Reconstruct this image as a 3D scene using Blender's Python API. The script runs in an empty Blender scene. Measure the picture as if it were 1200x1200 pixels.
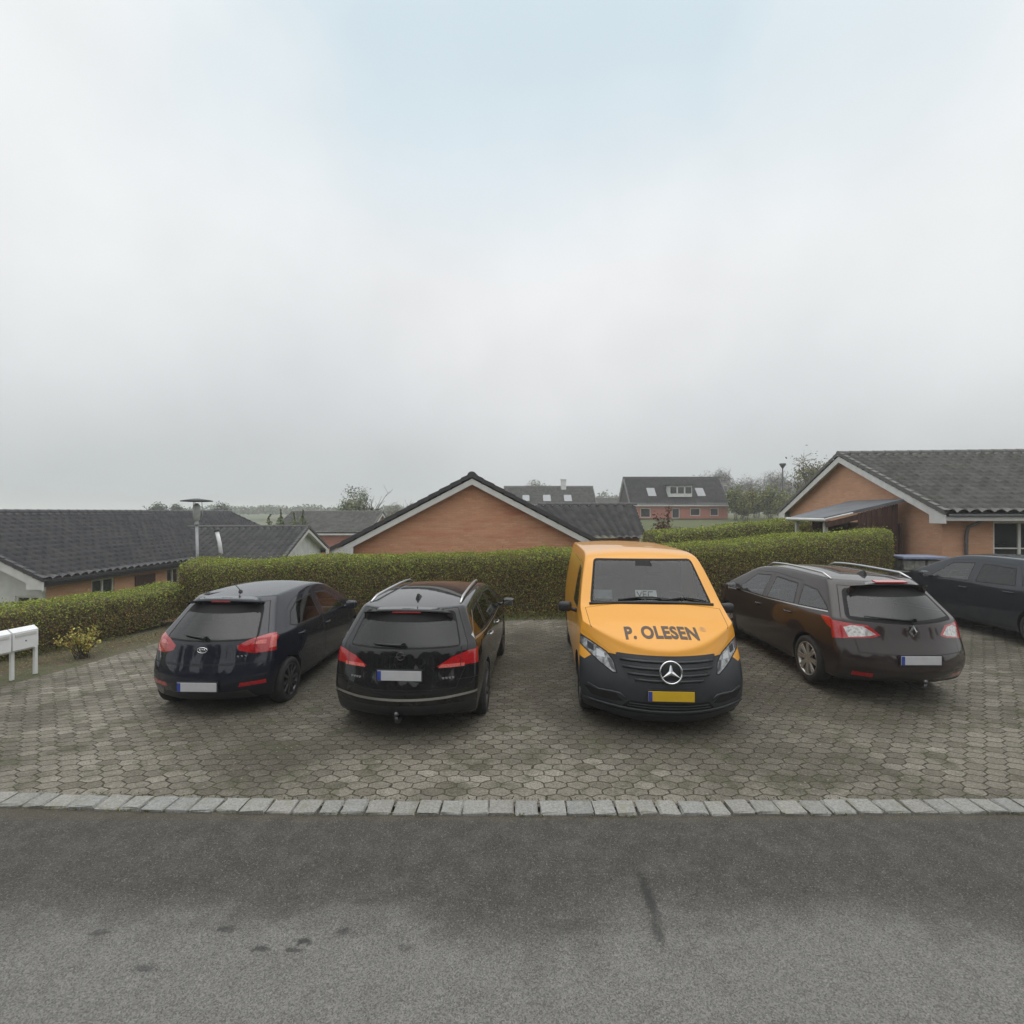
import bpy, bmesh, math, random
import numpy as np
from mathutils import Vector, Matrix
from mathutils.bvhtree import BVHTree

R = math.radians
random.seed(7)
rng = np.random.default_rng(11)
SC = bpy.context.scene
COL = SC.collection
H_CAM = 2.55

# ------------------------------------------------------------------ helpers
def lerp(a, b, t): return a + (b - a) * t
def sstep(a, b, x):
    t = min(1.0, max(0.0, (x - a) / (b - a)))
    return t * t * (3 - 2 * t)
def pl(pts, x):
    if x <= pts[0][0]: return pts[0][1]
    for (x0, y0), (x1, y1) in zip(pts, pts[1:]):
        if x <= x1:
            return y0 + (y1 - y0) * (x - x0) / (x1 - x0)
    return pts[-1][1]

def link(o, parent=None):
    COL.objects.link(o)
    if parent is not None:
        o.parent = parent
    return o

def tag(o, label=None, cat=None, group=None, kind=None):
    if label: o["label"] = label
    if cat: o["category"] = cat
    if group: o["group"] = group
    if kind: o["kind"] = kind
    return o

def empty(name, loc=(0, 0, 0), rz=0.0, label=None, cat=None, group=None):
    o = bpy.data.objects.new(name, None)
    o.empty_display_size = 0.2
    link(o)
    o.location = loc
    o.rotation_euler = (0, 0, rz)
    return tag(o, label, cat, group)

def obj_bm(name, bm, mats, parent=None, smooth=False, loc=None):
    me = bpy.data.meshes.new(name)
    bm.normal_update()
    bm.to_mesh(me)
    bm.free()
    if not isinstance(mats, (list, tuple)): mats = [mats]
    for m in mats: me.materials.append(m)
    if smooth:
        me.polygons.foreach_set("use_smooth", [True] * len(me.polygons))
    o = bpy.data.objects.new(name, me)
    link(o, parent)
    if loc is not None: o.location = loc
    return o

def obj_raw(name, verts, faces, mats, parent=None, smooth=False, midx=None, normals=None):
    me = bpy.data.meshes.new(name)
    me.from_pydata([tuple(v) for v in verts], [], faces)
    if not isinstance(mats, (list, tuple)): mats = [mats]
    for m in mats: me.materials.append(m)
    if midx is not None: me.polygons.foreach_set("material_index", midx)
    if smooth: me.polygons.foreach_set("use_smooth", [True] * len(me.polygons))
    me.update()
    if normals is not None:
        me.normals_split_custom_set_from_vertices([tuple(n) for n in normals])
    o = bpy.data.objects.new(name, me)
    return link(o, parent)

def add_box(bm, c, s, rot=None, mi=0, bev=0.0):
    """box centred on c with full sizes s"""
    r = bmesh.ops.create_cube(bm, size=1.0)
    vs = r["verts"]
    M = Matrix.Translation(c)
    if rot is not None: M = M @ rot
    M = M @ Matrix.Diagonal((s[0], s[1], s[2], 1))
    bmesh.ops.transform(bm, matrix=M, verts=vs)
    fs = set(f for v in vs for f in v.link_faces)
    for f in fs: f.material_index = mi
    if bev > 0:
        es = list(set(e for v in vs for e in v.link_edges))
        rr = bmesh.ops.bevel(bm, geom=es, offset=bev, segments=2, affect='EDGES', profile=0.6)
        for f in rr["faces"]: f.material_index = mi
    return vs

def add_tube(bm, pts, rad, seg=8, mi=0, cap=True):
    """tube through pts; rad float or list"""
    pts = [Vector(p) for p in pts]
    n = len(pts)
    rads = rad if isinstance(rad, (list, tuple)) else [rad] * n
    rings = []
    prev = None
    for i, p in enumerate(pts):
        d = (pts[min(i + 1, n - 1)] - pts[max(i - 1, 0)]).normalized()
        if prev is None:
            a = Vector((0, 0, 1)) if abs(d.z) < 0.9 else Vector((1, 0, 0))
            x = d.cross(a).normalized()
        else:
            x = (prev - d * prev.dot(d)).normalized()
        prev = x
        y = d.cross(x)
        rings.append([bm.verts.new(p + (x * math.cos(2 * math.pi * k / seg) + y * math.sin(2 * math.pi * k / seg)) * rads[i]) for k in range(seg)])
    for a, b in zip(rings, rings[1:]):
        for k in range(seg):
            f = bm.faces.new((a[k], a[(k + 1) % seg], b[(k + 1) % seg], b[k]))
            f.material_index = mi; f.smooth = True
    if cap:
        for r, fl in ((rings[0], True), (rings[-1], False)):
            f = bm.faces.new(r[::-1] if fl else r)
            f.material_index = mi

def add_lathe(bm, prof, axis='x', c=(0, 0, 0), seg=32, mi=0, closed=False):
    """profile list of (a, r): a along the axis"""
    c = Vector(c)
    rings = []
    for a, r in prof:
        ring = []
        for k in range(seg):
            t = 2 * math.pi * k / seg
            if axis == 'x': p = Vector((a, r * math.cos(t), r * math.sin(t)))
            elif axis == 'y': p = Vector((r * math.sin(t), a, r * math.cos(t)))
            else: p = Vector((r * math.cos(t), r * math.sin(t), a))
            ring.append(bm.verts.new(c + p))
        rings.append(ring)
    pairs = list(zip(rings, rings[1:]))
    if closed: pairs.append((rings[-1], rings[0]))
    for a, b in pairs:
        for k in range(seg):
            f = bm.faces.new((a[k], a[(k + 1) % seg], b[(k + 1) % seg], b[k]))
            f.material_index = mi; f.smooth = True
    return rings

def add_poly(bm, pts, mi=0):
    f = bm.faces.new([bm.verts.new(p) for p in pts])
    f.material_index = mi
    return f

def new_bm(): return bmesh.new()

# ------------------------------------------------------------------ materials
class NT:
    def __init__(self, name):
        self.m = bpy.data.materials.new(name)
        self.m.use_nodes = True
        self.t = self.m.node_tree
        self.t.nodes.clear()
        self.out = self.t.nodes.new("ShaderNodeOutputMaterial")
    def n(self, typ, **kw):
        nd = self.t.nodes.new(typ)
        for k, v in kw.items():
            if k.startswith("i_"):
                nd.inputs[k[2:].replace("_", " ")].default_value = v
            else: setattr(nd, k, v)
        return nd
    def l(self, a, b): self.t.links.new(a, b)
    def put(self, sock, v):
        if hasattr(v, "is_output"): self.l(v, sock)
        else:
            if isinstance(v, (tuple, list)) and len(v) == 3 and sock.type == 'RGBA': v = (*v, 1)
            sock.default_value = v
    def math(self, op, a, b=0.0, c=None, clamp=False):
        nd = self.n("ShaderNodeMath", operation=op, use_clamp=clamp)
        self.put(nd.inputs[0], a); self.put(nd.inputs[1], b)
        if c is not None: self.put(nd.inputs[2], c)
        return nd.outputs[0]
    def mix(self, f, a, b, blend='MIX'):
        nd = self.n("ShaderNodeMix", data_type='RGBA', blend_type=blend)
        self.put(nd.inputs[0], f); self.put(nd.inputs[6], a); self.put(nd.inputs[7], b)
        return nd.outputs[2]
    def noise(self, vec, scale, detail=2.0, rough=0.5, dist=0.0):
        nd = self.n("ShaderNodeTexNoise")
        if vec is not None: self.l(vec, nd.inputs["Vector"])
        nd.inputs["Scale"].default_value = scale
        nd.inputs["Detail"].default_value = detail
        nd.inputs["Roughness"].default_value = rough
        nd.inputs["Distortion"].default_value = dist
        return nd.outputs["Fac"]
    def ramp(self, f, stops, interp='LINEAR'):
        nd = self.n("ShaderNodeValToRGB")
        nd.color_ramp.interpolation = interp
        els = nd.color_ramp.elements
        while len(els) < len(stops): els.new(0.5)
        for e, (p, c) in zip(els, stops):
            e.position = p
            e.color = (*c, 1) if isinstance(c, (tuple, list)) else (c, c, c, 1)
        self.put(nd.inputs[0], f)
        return nd.outputs[0]
    def maprange(self, v, a, b, c=0.0, d=1.0, smooth=True):
        nd = self.n("ShaderNodeMapRange", interpolation_type='SMOOTHSTEP' if smooth else 'LINEAR')
        self.put(nd.inputs["Value"], v)
        nd.inputs["From Min"].default_value = a; nd.inputs["From Max"].default_value = b
        nd.inputs["To Min"].default_value = c; nd.inputs["To Max"].default_value = d
        return nd.outputs[0]
    def obj(self): return self.n("ShaderNodeTexCoord").outputs["Object"]
    def uv(self): return self.n("ShaderNodeTexCoord").outputs["UV"]
    def sep(self, v):
        nd = self.n("ShaderNodeSeparateXYZ"); self.l(v, nd.inputs[0]); return nd.outputs
    def comb(self, x, y, z):
        nd = self.n("ShaderNodeCombineXYZ")
        for s, v in zip(nd.inputs, (x, y, z)): self.put(s, v)
        return nd.outputs[0]
    def bump(self, h, strength=0.5, dist=0.01):
        nd = self.n("ShaderNodeBump")
        self.l(h, nd.inputs["Height"])
        nd.inputs["Strength"].default_value = strength
        nd.inputs["Distance"].default_value = dist
        return nd.outputs[0]
    def bsdf(self, col, rough=0.5, metal=0.0, normal=None, coat=0.0, coat_r=0.03, spec=None):
        nd = self.n("ShaderNodeBsdfPrincipled")
        self.put(nd.inputs["Base Color"], col)
        self.put(nd.inputs["Roughness"], rough)
        self.put(nd.inputs["Metallic"], metal)
        nd.inputs["Coat Weight"].default_value = coat
        nd.inputs["Coat Roughness"].default_value = coat_r
        if spec is not None: nd.inputs["Specular IOR Level"].default_value = spec
        if normal is not None: self.l(normal, nd.inputs["Normal"])
        return nd
    def done(self, nd):
        self.l(nd.outputs[0], self.out.inputs["Surface"])
        return self.m

def simple(name, col, rough=0.5, metal=0.0, coat=0.0, vary=0.12, scale=12.0, spec=None):
    t = NT(name)
    n = t.noise(t.obj(), scale, 3)
    a = tuple(c * (1 - vary) for c in col); b = tuple(min(1, c * (1 + vary)) for c in col)
    c = t.ramp(n, [(0.3, a), (0.7, b)])
    return t.done(t.bsdf(c, rough, metal, None, coat, 0.03, spec))

def paint(name, col, rough=0.3, dirt=0.035, coat=1.0):
    """car paint with clear coat, a dusty film low down on the sills"""
    t = NT(name)
    o = t.obj()
    n = t.noise(o, 3.5, 4)
    n2 = t.noise(o, 60, 2)
    z = t.sep(o)[2]
    low = t.maprange(z, 0.75, 0.2, 0.0, 1.0)
    d = t.math('MULTIPLY', t.math('MULTIPLY', low, t.maprange(n, 0.3, 0.75)), dirt * 3.5, clamp=True)
    d = t.math('ADD', d, t.math('MULTIPLY', t.maprange(n, 0.45, 0.8), dirt * 0.25), clamp=True)
    c = t.mix(d, col, (0.13, 0.115, 0.095))
    r = t.math('ADD', t.math('MULTIPLY', d, 0.5), rough)
    b = t.bsdf(c, r, 0.0, None, coat, 0.02, spec=.12)
    return t.done(b)

def glass_mat(name, tint, gloss=1.0, ior=1.62):
    t = NT(name)
    tr = t.n("ShaderNodeBsdfTransparent"); tr.inputs[0].default_value = (*tint, 1)
    gl = t.n("ShaderNodeBsdfGlossy"); gl.inputs["Roughness"].default_value = 0.03
    gl.inputs[0].default_value = (gloss, gloss, gloss, 1)
    fr = t.n("ShaderNodeFresnel"); fr.inputs[0].default_value = ior
    mx = t.n("ShaderNodeMixShader")
    t.l(fr.outputs[0], mx.inputs[0]); t.l(tr.outputs[0], mx.inputs[1]); t.l(gl.outputs[0], mx.inputs[2])
    return t.done(mx)

M = {}
M['black_plastic'] = simple('black_plastic', (0.018, 0.019, 0.021), 0.5)
M['grey_plastic'] = simple('grey_bumper_plastic', (0.020, 0.023, 0.027), 0.42, vary=0.2, scale=5)
M['gap'] = simple('panel_gap', (0.004, 0.004, 0.004), 0.8)
M['rubber'] = simple('rubber', (0.012, 0.012, 0.012), 0.75)
M['tyre'] = simple('tyre', (0.020, 0.019, 0.018), 0.85, vary=0.3)
M['alloy'] = simple('alloy', (0.50, 0.49, 0.46), 0.35, 0.75)
M['dark_alloy'] = simple('dark_alloy', (0.10, 0.10, 0.105), 0.35, 0.8)
M['black_alloy'] = simple('black_alloy', (0.03, 0.03, 0.03), 0.4, 0.6)
M['chrome'] = simple('chrome', (0.75, 0.76, 0.78), 0.12, 1.0, vary=0.03)
M['silver'] = simple('silver_trim', (0.55, 0.56, 0.57), 0.28, 0.9, vary=0.05)
M['red_light'] = simple('red_lens', (0.36, 0.004, 0.008), 0.12, coat=1.0, vary=0.35, scale=60)
M['pink_light'] = simple('pale_red_lens', (0.60, 0.13, 0.11), 0.1, coat=1.0, vary=0.25, scale=60)
M['clear_light'] = simple('clear_lens', (0.50, 0.49, 0.48), 0.10, 0.35, coat=1.0, vary=0.45, scale=28)
M['head_lens'] = simple('headlamp_lens', (0.22, 0.225, 0.23), 0.12, 0.55, coat=1.0, vary=0.8, scale=16)
M['white_plate'] = simple('white_plate', (0.50, 0.50, 0.52), 0.4, vary=0.04)
M['yellow_plate'] = simple('yellow_plate', (0.66, 0.42, 0.02), 0.4, vary=0.04)
M['blue_plate'] = simple('blue_plate', (0.03, 0.06, 0.30), 0.4)
M['seat'] = simple('seat_cloth', (0.035, 0.036, 0.038), 0.9, vary=0.3)
M['cabin'] = simple('cabin_plastic', (0.03, 0.03, 0.031), 0.7)
M['glass'] = glass_mat('car_glass', (0.62, 0.70, 0.66), 1.0, 1.85)
M['privacy'] = glass_mat('privacy_glass', (0.10, 0.105, 0.105), 1.0, 1.58)
M['screen'] = glass_mat('windscreen_glass', (0.76, 0.82, 0.82), 1.0, 1.5)
M['paper'] = simple('paper', (0.88, 0.88, 0.87), 0.8, vary=0.03)
M['ink'] = simple('ink', (0.03, 0.03, 0.035), 0.7)
M['brown_ink'] = simple('brown_lettering', (0.055, 0.032, 0.018), 0.4)
M['grey_ink'] = simple('grey_lettering', (0.42, 0.30, 0.16), 0.4)

# paints
M['paint_hatch'] = paint('blue_black_paint', (0.003, 0.0045, 0.013), 0.5)
M['paint_estate'] = paint('black_paint', (0.0022, 0.0022, 0.0026), 0.5)
M['paint_brown'] = paint('brown_black_paint', (0.020, 0.0125, 0.0112), 0.5)
M['paint_saloon'] = paint('slate_blue_paint', (0.013, 0.0165, 0.024), 0.5)
M['paint_van'] = paint('orange_paint', (0.70, 0.315, 0.030), 0.35, dirt=0.05, coat=0.7)
# ------------------------------------------------------------------ car bodies
def inside2d(poly, p):
    x, y = p; c = False
    n = len(poly)
    for i in range(n):
        x0, y0 = poly[i]; x1, y1 = poly[(i + 1) % n]
        if (y0 > y) != (y1 > y) and x < (x1 - x0) * (y - y0) / (y1 - y0) + x0:
            c = not c
    return c

def area2d(poly):
    return sum(poly[i][0] * poly[(i + 1) % len(poly)][1] - poly[(i + 1) % len(poly)][0] * poly[i][1] for i in range(len(poly))) / 2

def inset2d(poly, d):
    s = 1 if area2d(poly) > 0 else -1
    n = len(poly); out = []
    for i in range(n):
        p0 = Vector(poly[i - 1]); p = Vector(poly[i]); p1 = Vector(poly[(i + 1) % n])
        e0 = (p - p0).normalized(); e1 = (p1 - p).normalized()
        n0 = Vector((-e0.y, e0.x)) * s; n1 = Vector((-e1.y, e1.x)) * s
        b = n0 + n1
        k = d / max(0.35, (1 + n0.dot(n1)))
        out.append(tuple(p + b * k))
    return out

def round2d(poly, r, seg=3):
    out = []
    n = len(poly)
    for i in range(n):
        p0 = Vector(poly[i - 1]); p = Vector(poly[i]); p1 = Vector(poly[(i + 1) % n])
        a = (p0 - p); b = (p1 - p)
        ra = min(r, a.length * .45); rb = min(r, b.length * .45)
        A = p + a.normalized() * ra; B = p + b.normalized() * rb
        for k in range(seg + 1):
            t = k / seg
            out.append(tuple(A * (1 - t) ** 2 + p * 2 * t * (1 - t) + B * t * t))
    return out

PROJ = {
    'R': ((1, 2), lambda c, n: c.x > 0.2 and n.x > 0.22),
    'L': ((1, 2), lambda c, n: c.x < -0.2 and n.x < -0.22),
    'rear': ((0, 2), lambda c, n: n.y < -0.22 and c.y < 0),
    'front': ((0, 2), lambda c, n: n.y > 0.22 and c.y > 0),
    'top': ((0, 1), lambda c, n: n.z > 0.3),
}

class Body:
    def __init__(self, S, levels=2):
        self.S = S
        us = S.get('us', [-1, -.9, -.45, 0, .45, .9, 1])
        st = S['st']; fl = S.get('fl', [0, .10, .35, .65, .93, 1.0]); fu = S.get('fu', [.07, .5, .88, 1.0])
        NI, NJ = len(us), len(st); rows = [('l', f) for f in fl] + [('u', f) for f in fu]; NK = len(rows)
        yr0 = st[0][0]; yf0 = st[-1][0]
        def pos(i, j, k):
            u = us[i]; Y, br, bf = st[j]; y = Y
            for _ in range(8):
                zb = pl(S['zbot'], y); zt = pl(S['ztop'], y)
                zl = min(pl(S['zbelt'], y), zt - 0.05)
                ty, f = rows[k]
                z = lerp(zb, zl, f) if ty == 'l' else lerp(zl, zt, f)
                yn = Y + br * (pl(S['yrear'], z) - yr0 + S['cr'] * abs(u) ** S.get('pr', 2.6)) \
                       + bf * (pl(S['yfront'], z) - yf0 - S['cf'] * abs(u) ** S.get('pf', 2.4))
                y = lerp(y, yn, .7)
            y = yn
            if z <= zl: W = pl(S['wlow'], (z - zb) / max(.01, zl - zb))
            else:
                W = pl(S['wup'], z)
                if zt - zl < 0.12: W = pl(S['wlow'], 1.0) - 0.03 * (z - zl) / max(.01, zt - zl)
            W *= pl(S['plan'], y)
            z2 = z
            if k == NK - 1: z2 += pl(S['crown'], y) * (1 - u * u)
            return Vector((u * W, y, z2))
        bm = bmesh.new(); V = {}
        def vt(i, j, k):
            if (i, j, k) not in V: V[(i, j, k)] = bm.verts.new(pos(i, j, k))
            return V[(i, j, k)]
        def q(a, b, c, d): bm.faces.new((vt(*a), vt(*b), vt(*c), vt(*d)))
        for j in range(NJ - 1):
            for i in range(NI - 1):
                q((i, j, NK - 1), (i + 1, j, NK - 1), (i + 1, j + 1, NK - 1), (i, j + 1, NK - 1))
                q((i, j, 0), (i, j + 1, 0), (i + 1, j + 1, 0), (i + 1, j, 0))
            for k in range(NK - 1):
                q((0, j, k), (0, j, k + 1), (0, j + 1, k + 1), (0, j + 1, k))
                q((NI - 1, j, k), (NI - 1, j + 1, k), (NI - 1, j + 1, k + 1), (NI - 1, j, k + 1))
        for i in range(NI - 1):
            for k in range(NK - 1):
                q((i, 0, k), (i + 1, 0, k), (i + 1, 0, k + 1), (i, 0, k + 1))
                q((i, NJ - 1, k), (i, NJ - 1, k + 1), (i + 1, NJ - 1, k + 1), (i + 1, NJ - 1, k))
        me = bpy.data.meshes.new("cage_tmp"); bm.to_mesh(me); bm.free()
        ob = bpy.data.objects.new("cage_tmp", me); COL.objects.link(ob)
        md = ob.modifiers.new("s", 'SUBSURF'); md.levels = levels; md.render_levels = levels
        dg = bpy.context.evaluated_depsgraph_get(); dg.update()
        ev = ob.evaluated_get(dg); m2 = ev.to_mesh()
        self.bm = bmesh.new(); self.bm.from_mesh(m2); ev.to_mesh_clear()
        bpy.data.objects.remove(ob); bpy.data.meshes.remove(me)
        bmesh.ops.recalc_face_normals(self.bm, faces=self.bm.faces)
        self.bm.normal_update()
        self.bvh = BVHTree.FromBMesh(self.bm)
        self.lk = self.bm.faces.layers.int.new("key"); self.lm = self.bm.faces.layers.int.new("mat")
        self.keys = ['body']; self.mats = [S['paint']]; self.info = {'body': ('body', None)}
        self.extra = []   # (quads, matname) for wheel-arch liners
    # rays
    def side(self, y, z, s):
        h = self.bvh.ray_cast(Vector((s * 3, y, z)), Vector((-s, 0, 0))); return h[0], h[1]
    def rear(self, x, z):
        h = self.bvh.ray_cast(Vector((x, -5, z)), Vector((0, 1, 0))); return h[0], h[1]
    def front(self, x, z):
        h = self.bvh.ray_cast(Vector((x, 5, z)), Vector((0, -1, 0))); return h[0], h[1]
    def top(self, x, y):
        h = self.bvh.ray_cast(Vector((x, y, 5)), Vector((0, 0, -1))); return h[0], h[1]
    def cutfaces(self, poly, proj, filt=None):
        (a, b), f0 = PROJ[proj]
        f = filt or f0
        xs = [p[0] for p in poly]; ys = [p[1] for p in poly]
        x0, x1, y0, y1 = min(xs) - .02, max(xs) + .02, min(ys) - .02, max(ys) + .02
        def cand():
            out = []
            for fc in self.bm.faces:
                c = fc.calc_center_median()
                if not f(c, fc.normal): continue
                va = [v.co[a] for v in fc.verts]; vb = [v.co[b] for v in fc.verts]
                if max(va) < x0 or min(va) > x1 or max(vb) < y0 or min(vb) > y1: continue
                out.append(fc)
            return out
        n = len(poly)
        for i in range(n):
            p = poly[i]; q = poly[(i + 1) % n]
            if abs(p[0] - q[0]) + abs(p[1] - q[1]) < 1e-5: continue
            fs = cand()
            # only faces crossed by this edge's span
            lo = (min(p[0], q[0]) - .03, min(p[1], q[1]) - .03); hi = (max(p[0], q[0]) + .03, max(p[1], q[1]) + .03)
            fs = [fc for fc in fs if not (max(v.co[a] for v in fc.verts) < lo[0] or min(v.co[a] for v in fc.verts) > hi[0]
                                          or max(v.co[b] for v in fc.verts) < lo[1] or min(v.co[b] for v in fc.verts) > hi[1])]
            if not fs: continue
            co = [0, 0, 0]; no = [0, 0, 0]
            co[a], co[b] = p; no[a], no[b] = -(q[1] - p[1]), q[0] - p[0]
            g = set(fs)
            for fc in fs:
                g.update(fc.edges); g.update(fc.verts)
            bmesh.ops.bisect_plane(self.bm, geom=list(g), dist=1e-5, plane_co=co, plane_no=no)
        out = []
        for fc in cand():
            c = fc.calc_center_median()
            if inside2d(poly, (c[a], c[b])): out.append(fc)
        return out
    def region(self, poly, proj, key, mat, name=None, parent=None, filt=None):
        fs = self.cutfaces(poly, proj, filt)
        if key not in self.keys: self.keys.append(key)
        if mat not in self.mats: self.mats.append(mat)
        if key not in self.info: self.info[key] = (name or key, parent)
        ki, mi = self.keys.index(key), self.mats.index(mat)
        for fc in fs: fc[self.lk] = ki; fc[self.lm] = mi
    def panel(self, poly, proj, key, mat, name=None, parent=None, gap=0.007, filt=None):
        self.region(poly, proj, key, 'gap', name, parent, filt)
        self.region(inset2d(poly, gap), proj, key, mat, name, parent, filt)
    def arch(self, y, z, r, s, depth=.30, seg=22):
        poly = [(y + r * math.cos(2 * math.pi * k / seg), z + r * math.sin(2 * math.pi * k / seg)) for k in range(seg)]
        f = (lambda c, n: c.x > .45) if s > 0 else (lambda c, n: c.x < -.45)
        fs = self.cutfaces(poly, 'R', f)
        fset = set(fs)
        quads = []
        for fc in fs:
            for e in fc.edges:
                if any(g not in fset for g in e.link_faces):
                    p, q = [v.co.copy() for v in e.verts]
                    d = Vector((-s * depth, 0, 0))
                    quads.append((p, q, q + d, p + d))
        bmesh.ops.delete(self.bm, geom=fs, context='FACES')
        self.extra.append(quads)
    def build(self, root):
        """split into one mesh per key"""
        self.bm.normal_update()
        self.bm.verts.ensure_lookup_table()
        objs = {}
        todo = list(self.keys)
        todo.sort(key=lambda k: 0 if self.info[k][1] is None else 1)
        for key in todo:
            ki = self.keys.index(key)
            fs = [f for f in self.bm.faces if f[self.lk] == ki]
            if not fs: continue
            vi = {}; verts = []; nor = []; faces = []; mi = []; used = []
            for f in fs:
                idx = []
                for v in f.verts:
                    if v not in vi:
                        vi[v] = len(verts); verts.append(v.co.copy()); nor.append(v.normal.copy())
                    idx.append(vi[v])
                mname = self.mats[f[self.lm]]
                if mname not in used: used.append(mname)
                faces.append(idx); mi.append(used.index(mname))
            if key == 'body' and self.extra:
                if 'black_plastic' not in used: used.append('black_plastic')
                for quads in self.extra:
                    for qd in quads:
                        b = len(verts); verts += list(qd)
                        n = (qd[1] - qd[0]).cross(qd[2] - qd[0]).normalized()
                        nor += [n] * 4; faces.append([b, b + 1, b + 2, b + 3]); mi.append(used.index('black_plastic'))
            name, par = self.info[key]
            po = root if par is None else objs.get(par, root)
            objs[key] = obj_raw(name, verts, faces, [M[u] for u in used], po, True, mi, nor)
        self.bm.free()
        return objs

def make_wheel(root, x, y, r, s, rim_mat, spokes=10, wid=.20, rim_r=.70, style=0, twin=False):
    """s = +1 right side; x = outer face"""
    bm = new_bm()
    add_lathe(bm, [(-.5 * wid, r * .55), (-.5 * wid, r * .2), (.06 * wid, .04), (.06 * wid, .001)], 'x', seg=20)
    w = obj_bm('wheel', bm, M['black_plastic'], root, True)
    w.location = (x - s * wid * .5, y, r)
    w.rotation_euler = (random.uniform(0, 6), 0, 0) if s > 0 else (random.uniform(0, 6), 0, math.pi)
    bm = new_bm()
    h = wid / 2
    add_lathe(bm, [(-h * .8, r * rim_r * .98), (-h, r * .76), (-h, r * .90), (-h * .82, r * .975), (-h * .4, r), (h * .4, r), (h * .82, r * .975), (h, r * .90), (h * 1.0, r * .78), (h * .85, r * rim_r)], 'x', seg=40)
    obj_bm('tyre', bm, M['tyre'], w, True)
    bm = new_bm()
    rr = r * rim_r
    add_lathe(bm, [(-h * .8, rr * .96), (h * .3, rr * .92), (h * .86, rr * .97), (h * .95, rr * 1.02), (h * .80, rr * 1.03)], 'x', seg=40)
    add_lathe(bm, [(h * .3, rr * .24), (h * .78, rr * .22), (h * .82, rr * .12), (h * .82, .001)], 'x', seg=20)
    for k in range(spokes):
        a = 2 * math.pi * k / spokes
        offs = (-.10, .10) if twin else (0,)
        for da in offs:
            p0 = Vector((h * .72, math.cos(a + da * 2.4) * rr * .16, math.sin(a + da * 2.4) * rr * .16))
            p1 = Vector((h * .82, math.cos(a + da) * rr * .95, math.sin(a + da) * rr * .95))
            d = (p1 - p0); L = d.length; d.normalize()
            X = Vector((1, 0, 0)); yv = d; zv = X.cross(yv).normalized(); X = yv.cross(zv)
            rot = Matrix((X, yv, zv)).transposed().to_4x4()
            add_box(bm, (p0 + p1) / 2, (h * .22, L, rr * (.13 if twin else .19) * (10 / max(spokes, 10)) ** .5), rot, bev=.006)
    obj_bm('rim', bm, M[rim_mat], w, False)
    return w

def make_mirror(root, B, y, z, s, paintm, w=.2):
    p, n = B.side(y, z, s)
    bm = new_bm()
    c = p + Vector((s * (.07 + w * .5), -.02, .045))
    add_box(bm, c, (w, .11, .135), Matrix.Rotation(R(-8 * s), 4, 'Z'), bev=.045)
    add_tube(bm, [p + Vector((-s * .02, 0, -.01)), p + Vector((s * .1, -.01, .015))], [.03, .024], 8)
    m = obj_bm('door_mirror', bm, M[paintm], root, True)
    bm = new_bm()
    add_box(bm, c + Vector((0, -.0575, 0)), (w * .8, .006, .10), Matrix.Rotation(R(-8 * s), 4, 'Z'), bev=.002)
    obj_bm('mirror_glass', bm, M['chrome'], m)
    return m

def make_handle(par, B, y, z, s, mat):
    p, n = B.side(y, z, s)
    bm = new_bm()
    pts = []
    for t, o in ((-.1, .004), (-.08, .028), (0, .036), (.08, .028), (.1, .004)):
        q, _ = B.side(y + t, z, s)
        pts.append(q + Vector((s * o, 0, 0)))
    add_tube(bm, pts, [.010, .013, .014, .013, .010], 8)
    return obj_bm('handle', bm, M[mat], par, True)

def make_plate(root, B, z, mat, where='rear', x=0.0, w=.50, h=.11, name='number_plate'):
    p, n = (B.rear if where == 'rear' else B.front)(x, z)
    sg = -1 if where == 'rear' else 1
    tilt = math.atan2(n.z, abs(n.y))
    bm = new_bm()
    rot = Matrix.Rotation(-sg * 0 + (tilt if sg < 0 else -tilt) * .0, 4, 'X')
    c = p + Vector((0, sg * .014, 0))
    add_box(bm, c, (w, .012, h), rot, 0, bev=.003)
    bx = -sg * w * .455 * (1 if sg > 0 else 1)
    # blue band at the reader's left
    bx = (-w * .455) if sg < 0 else (w * .455)
    add_box(bm, c + Vector((bx, sg * .002, 0)), (w * .085, .012, h * .96), rot, 1, bev=.002)
    add_box(bm, c - Vector((0, sg * .006, 0)), (w + .03, .01, h + .03), rot, 2, bev=.003)
    return obj_bm(name, bm, [M[mat], M['blue_plate'], M['black_plastic']], root)

def rear_wiper(root, B, x0, z0, x1, z1):
    bm = new_bm()
    n = 6; pts = []
    for k in range(n + 1):
        t = k / n
        p, nn = B.rear(lerp(x0, x1, t), lerp(z0, z1, t))
        pts.append(p + nn * (.022 if k > 0 else .03))
    add_tube(bm, pts, [.022, .017, .014, .013, .012, .011, .008], 6)
    add_lathe(bm, [(-.03, .03), (.0, .03), (.01, .001)], 'y', c=pts[0], seg=12)
    return obj_bm('wiper', bm, M['black_plastic'], root, True)

def make_seat(root, x, y, z, back=.62, w=.48):
    bm = new_bm()
    add_box(bm, (x, y, z + .1), (w, .5, .16), None, bev=.05)
    add_box(bm, (x, y - .27, z + .15 + back / 2), (w * .96, .13, back), Matrix.Rotation(R(14), 4, 'X'), bev=.05)
    add_box(bm, (x, y - .38, z + .26 + back), (w * .52, .09, .17), Matrix.Rotation(R(8), 4, 'X'), bev=.035)
    return obj_bm('seat', bm, M['seat'], root, True)

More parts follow.
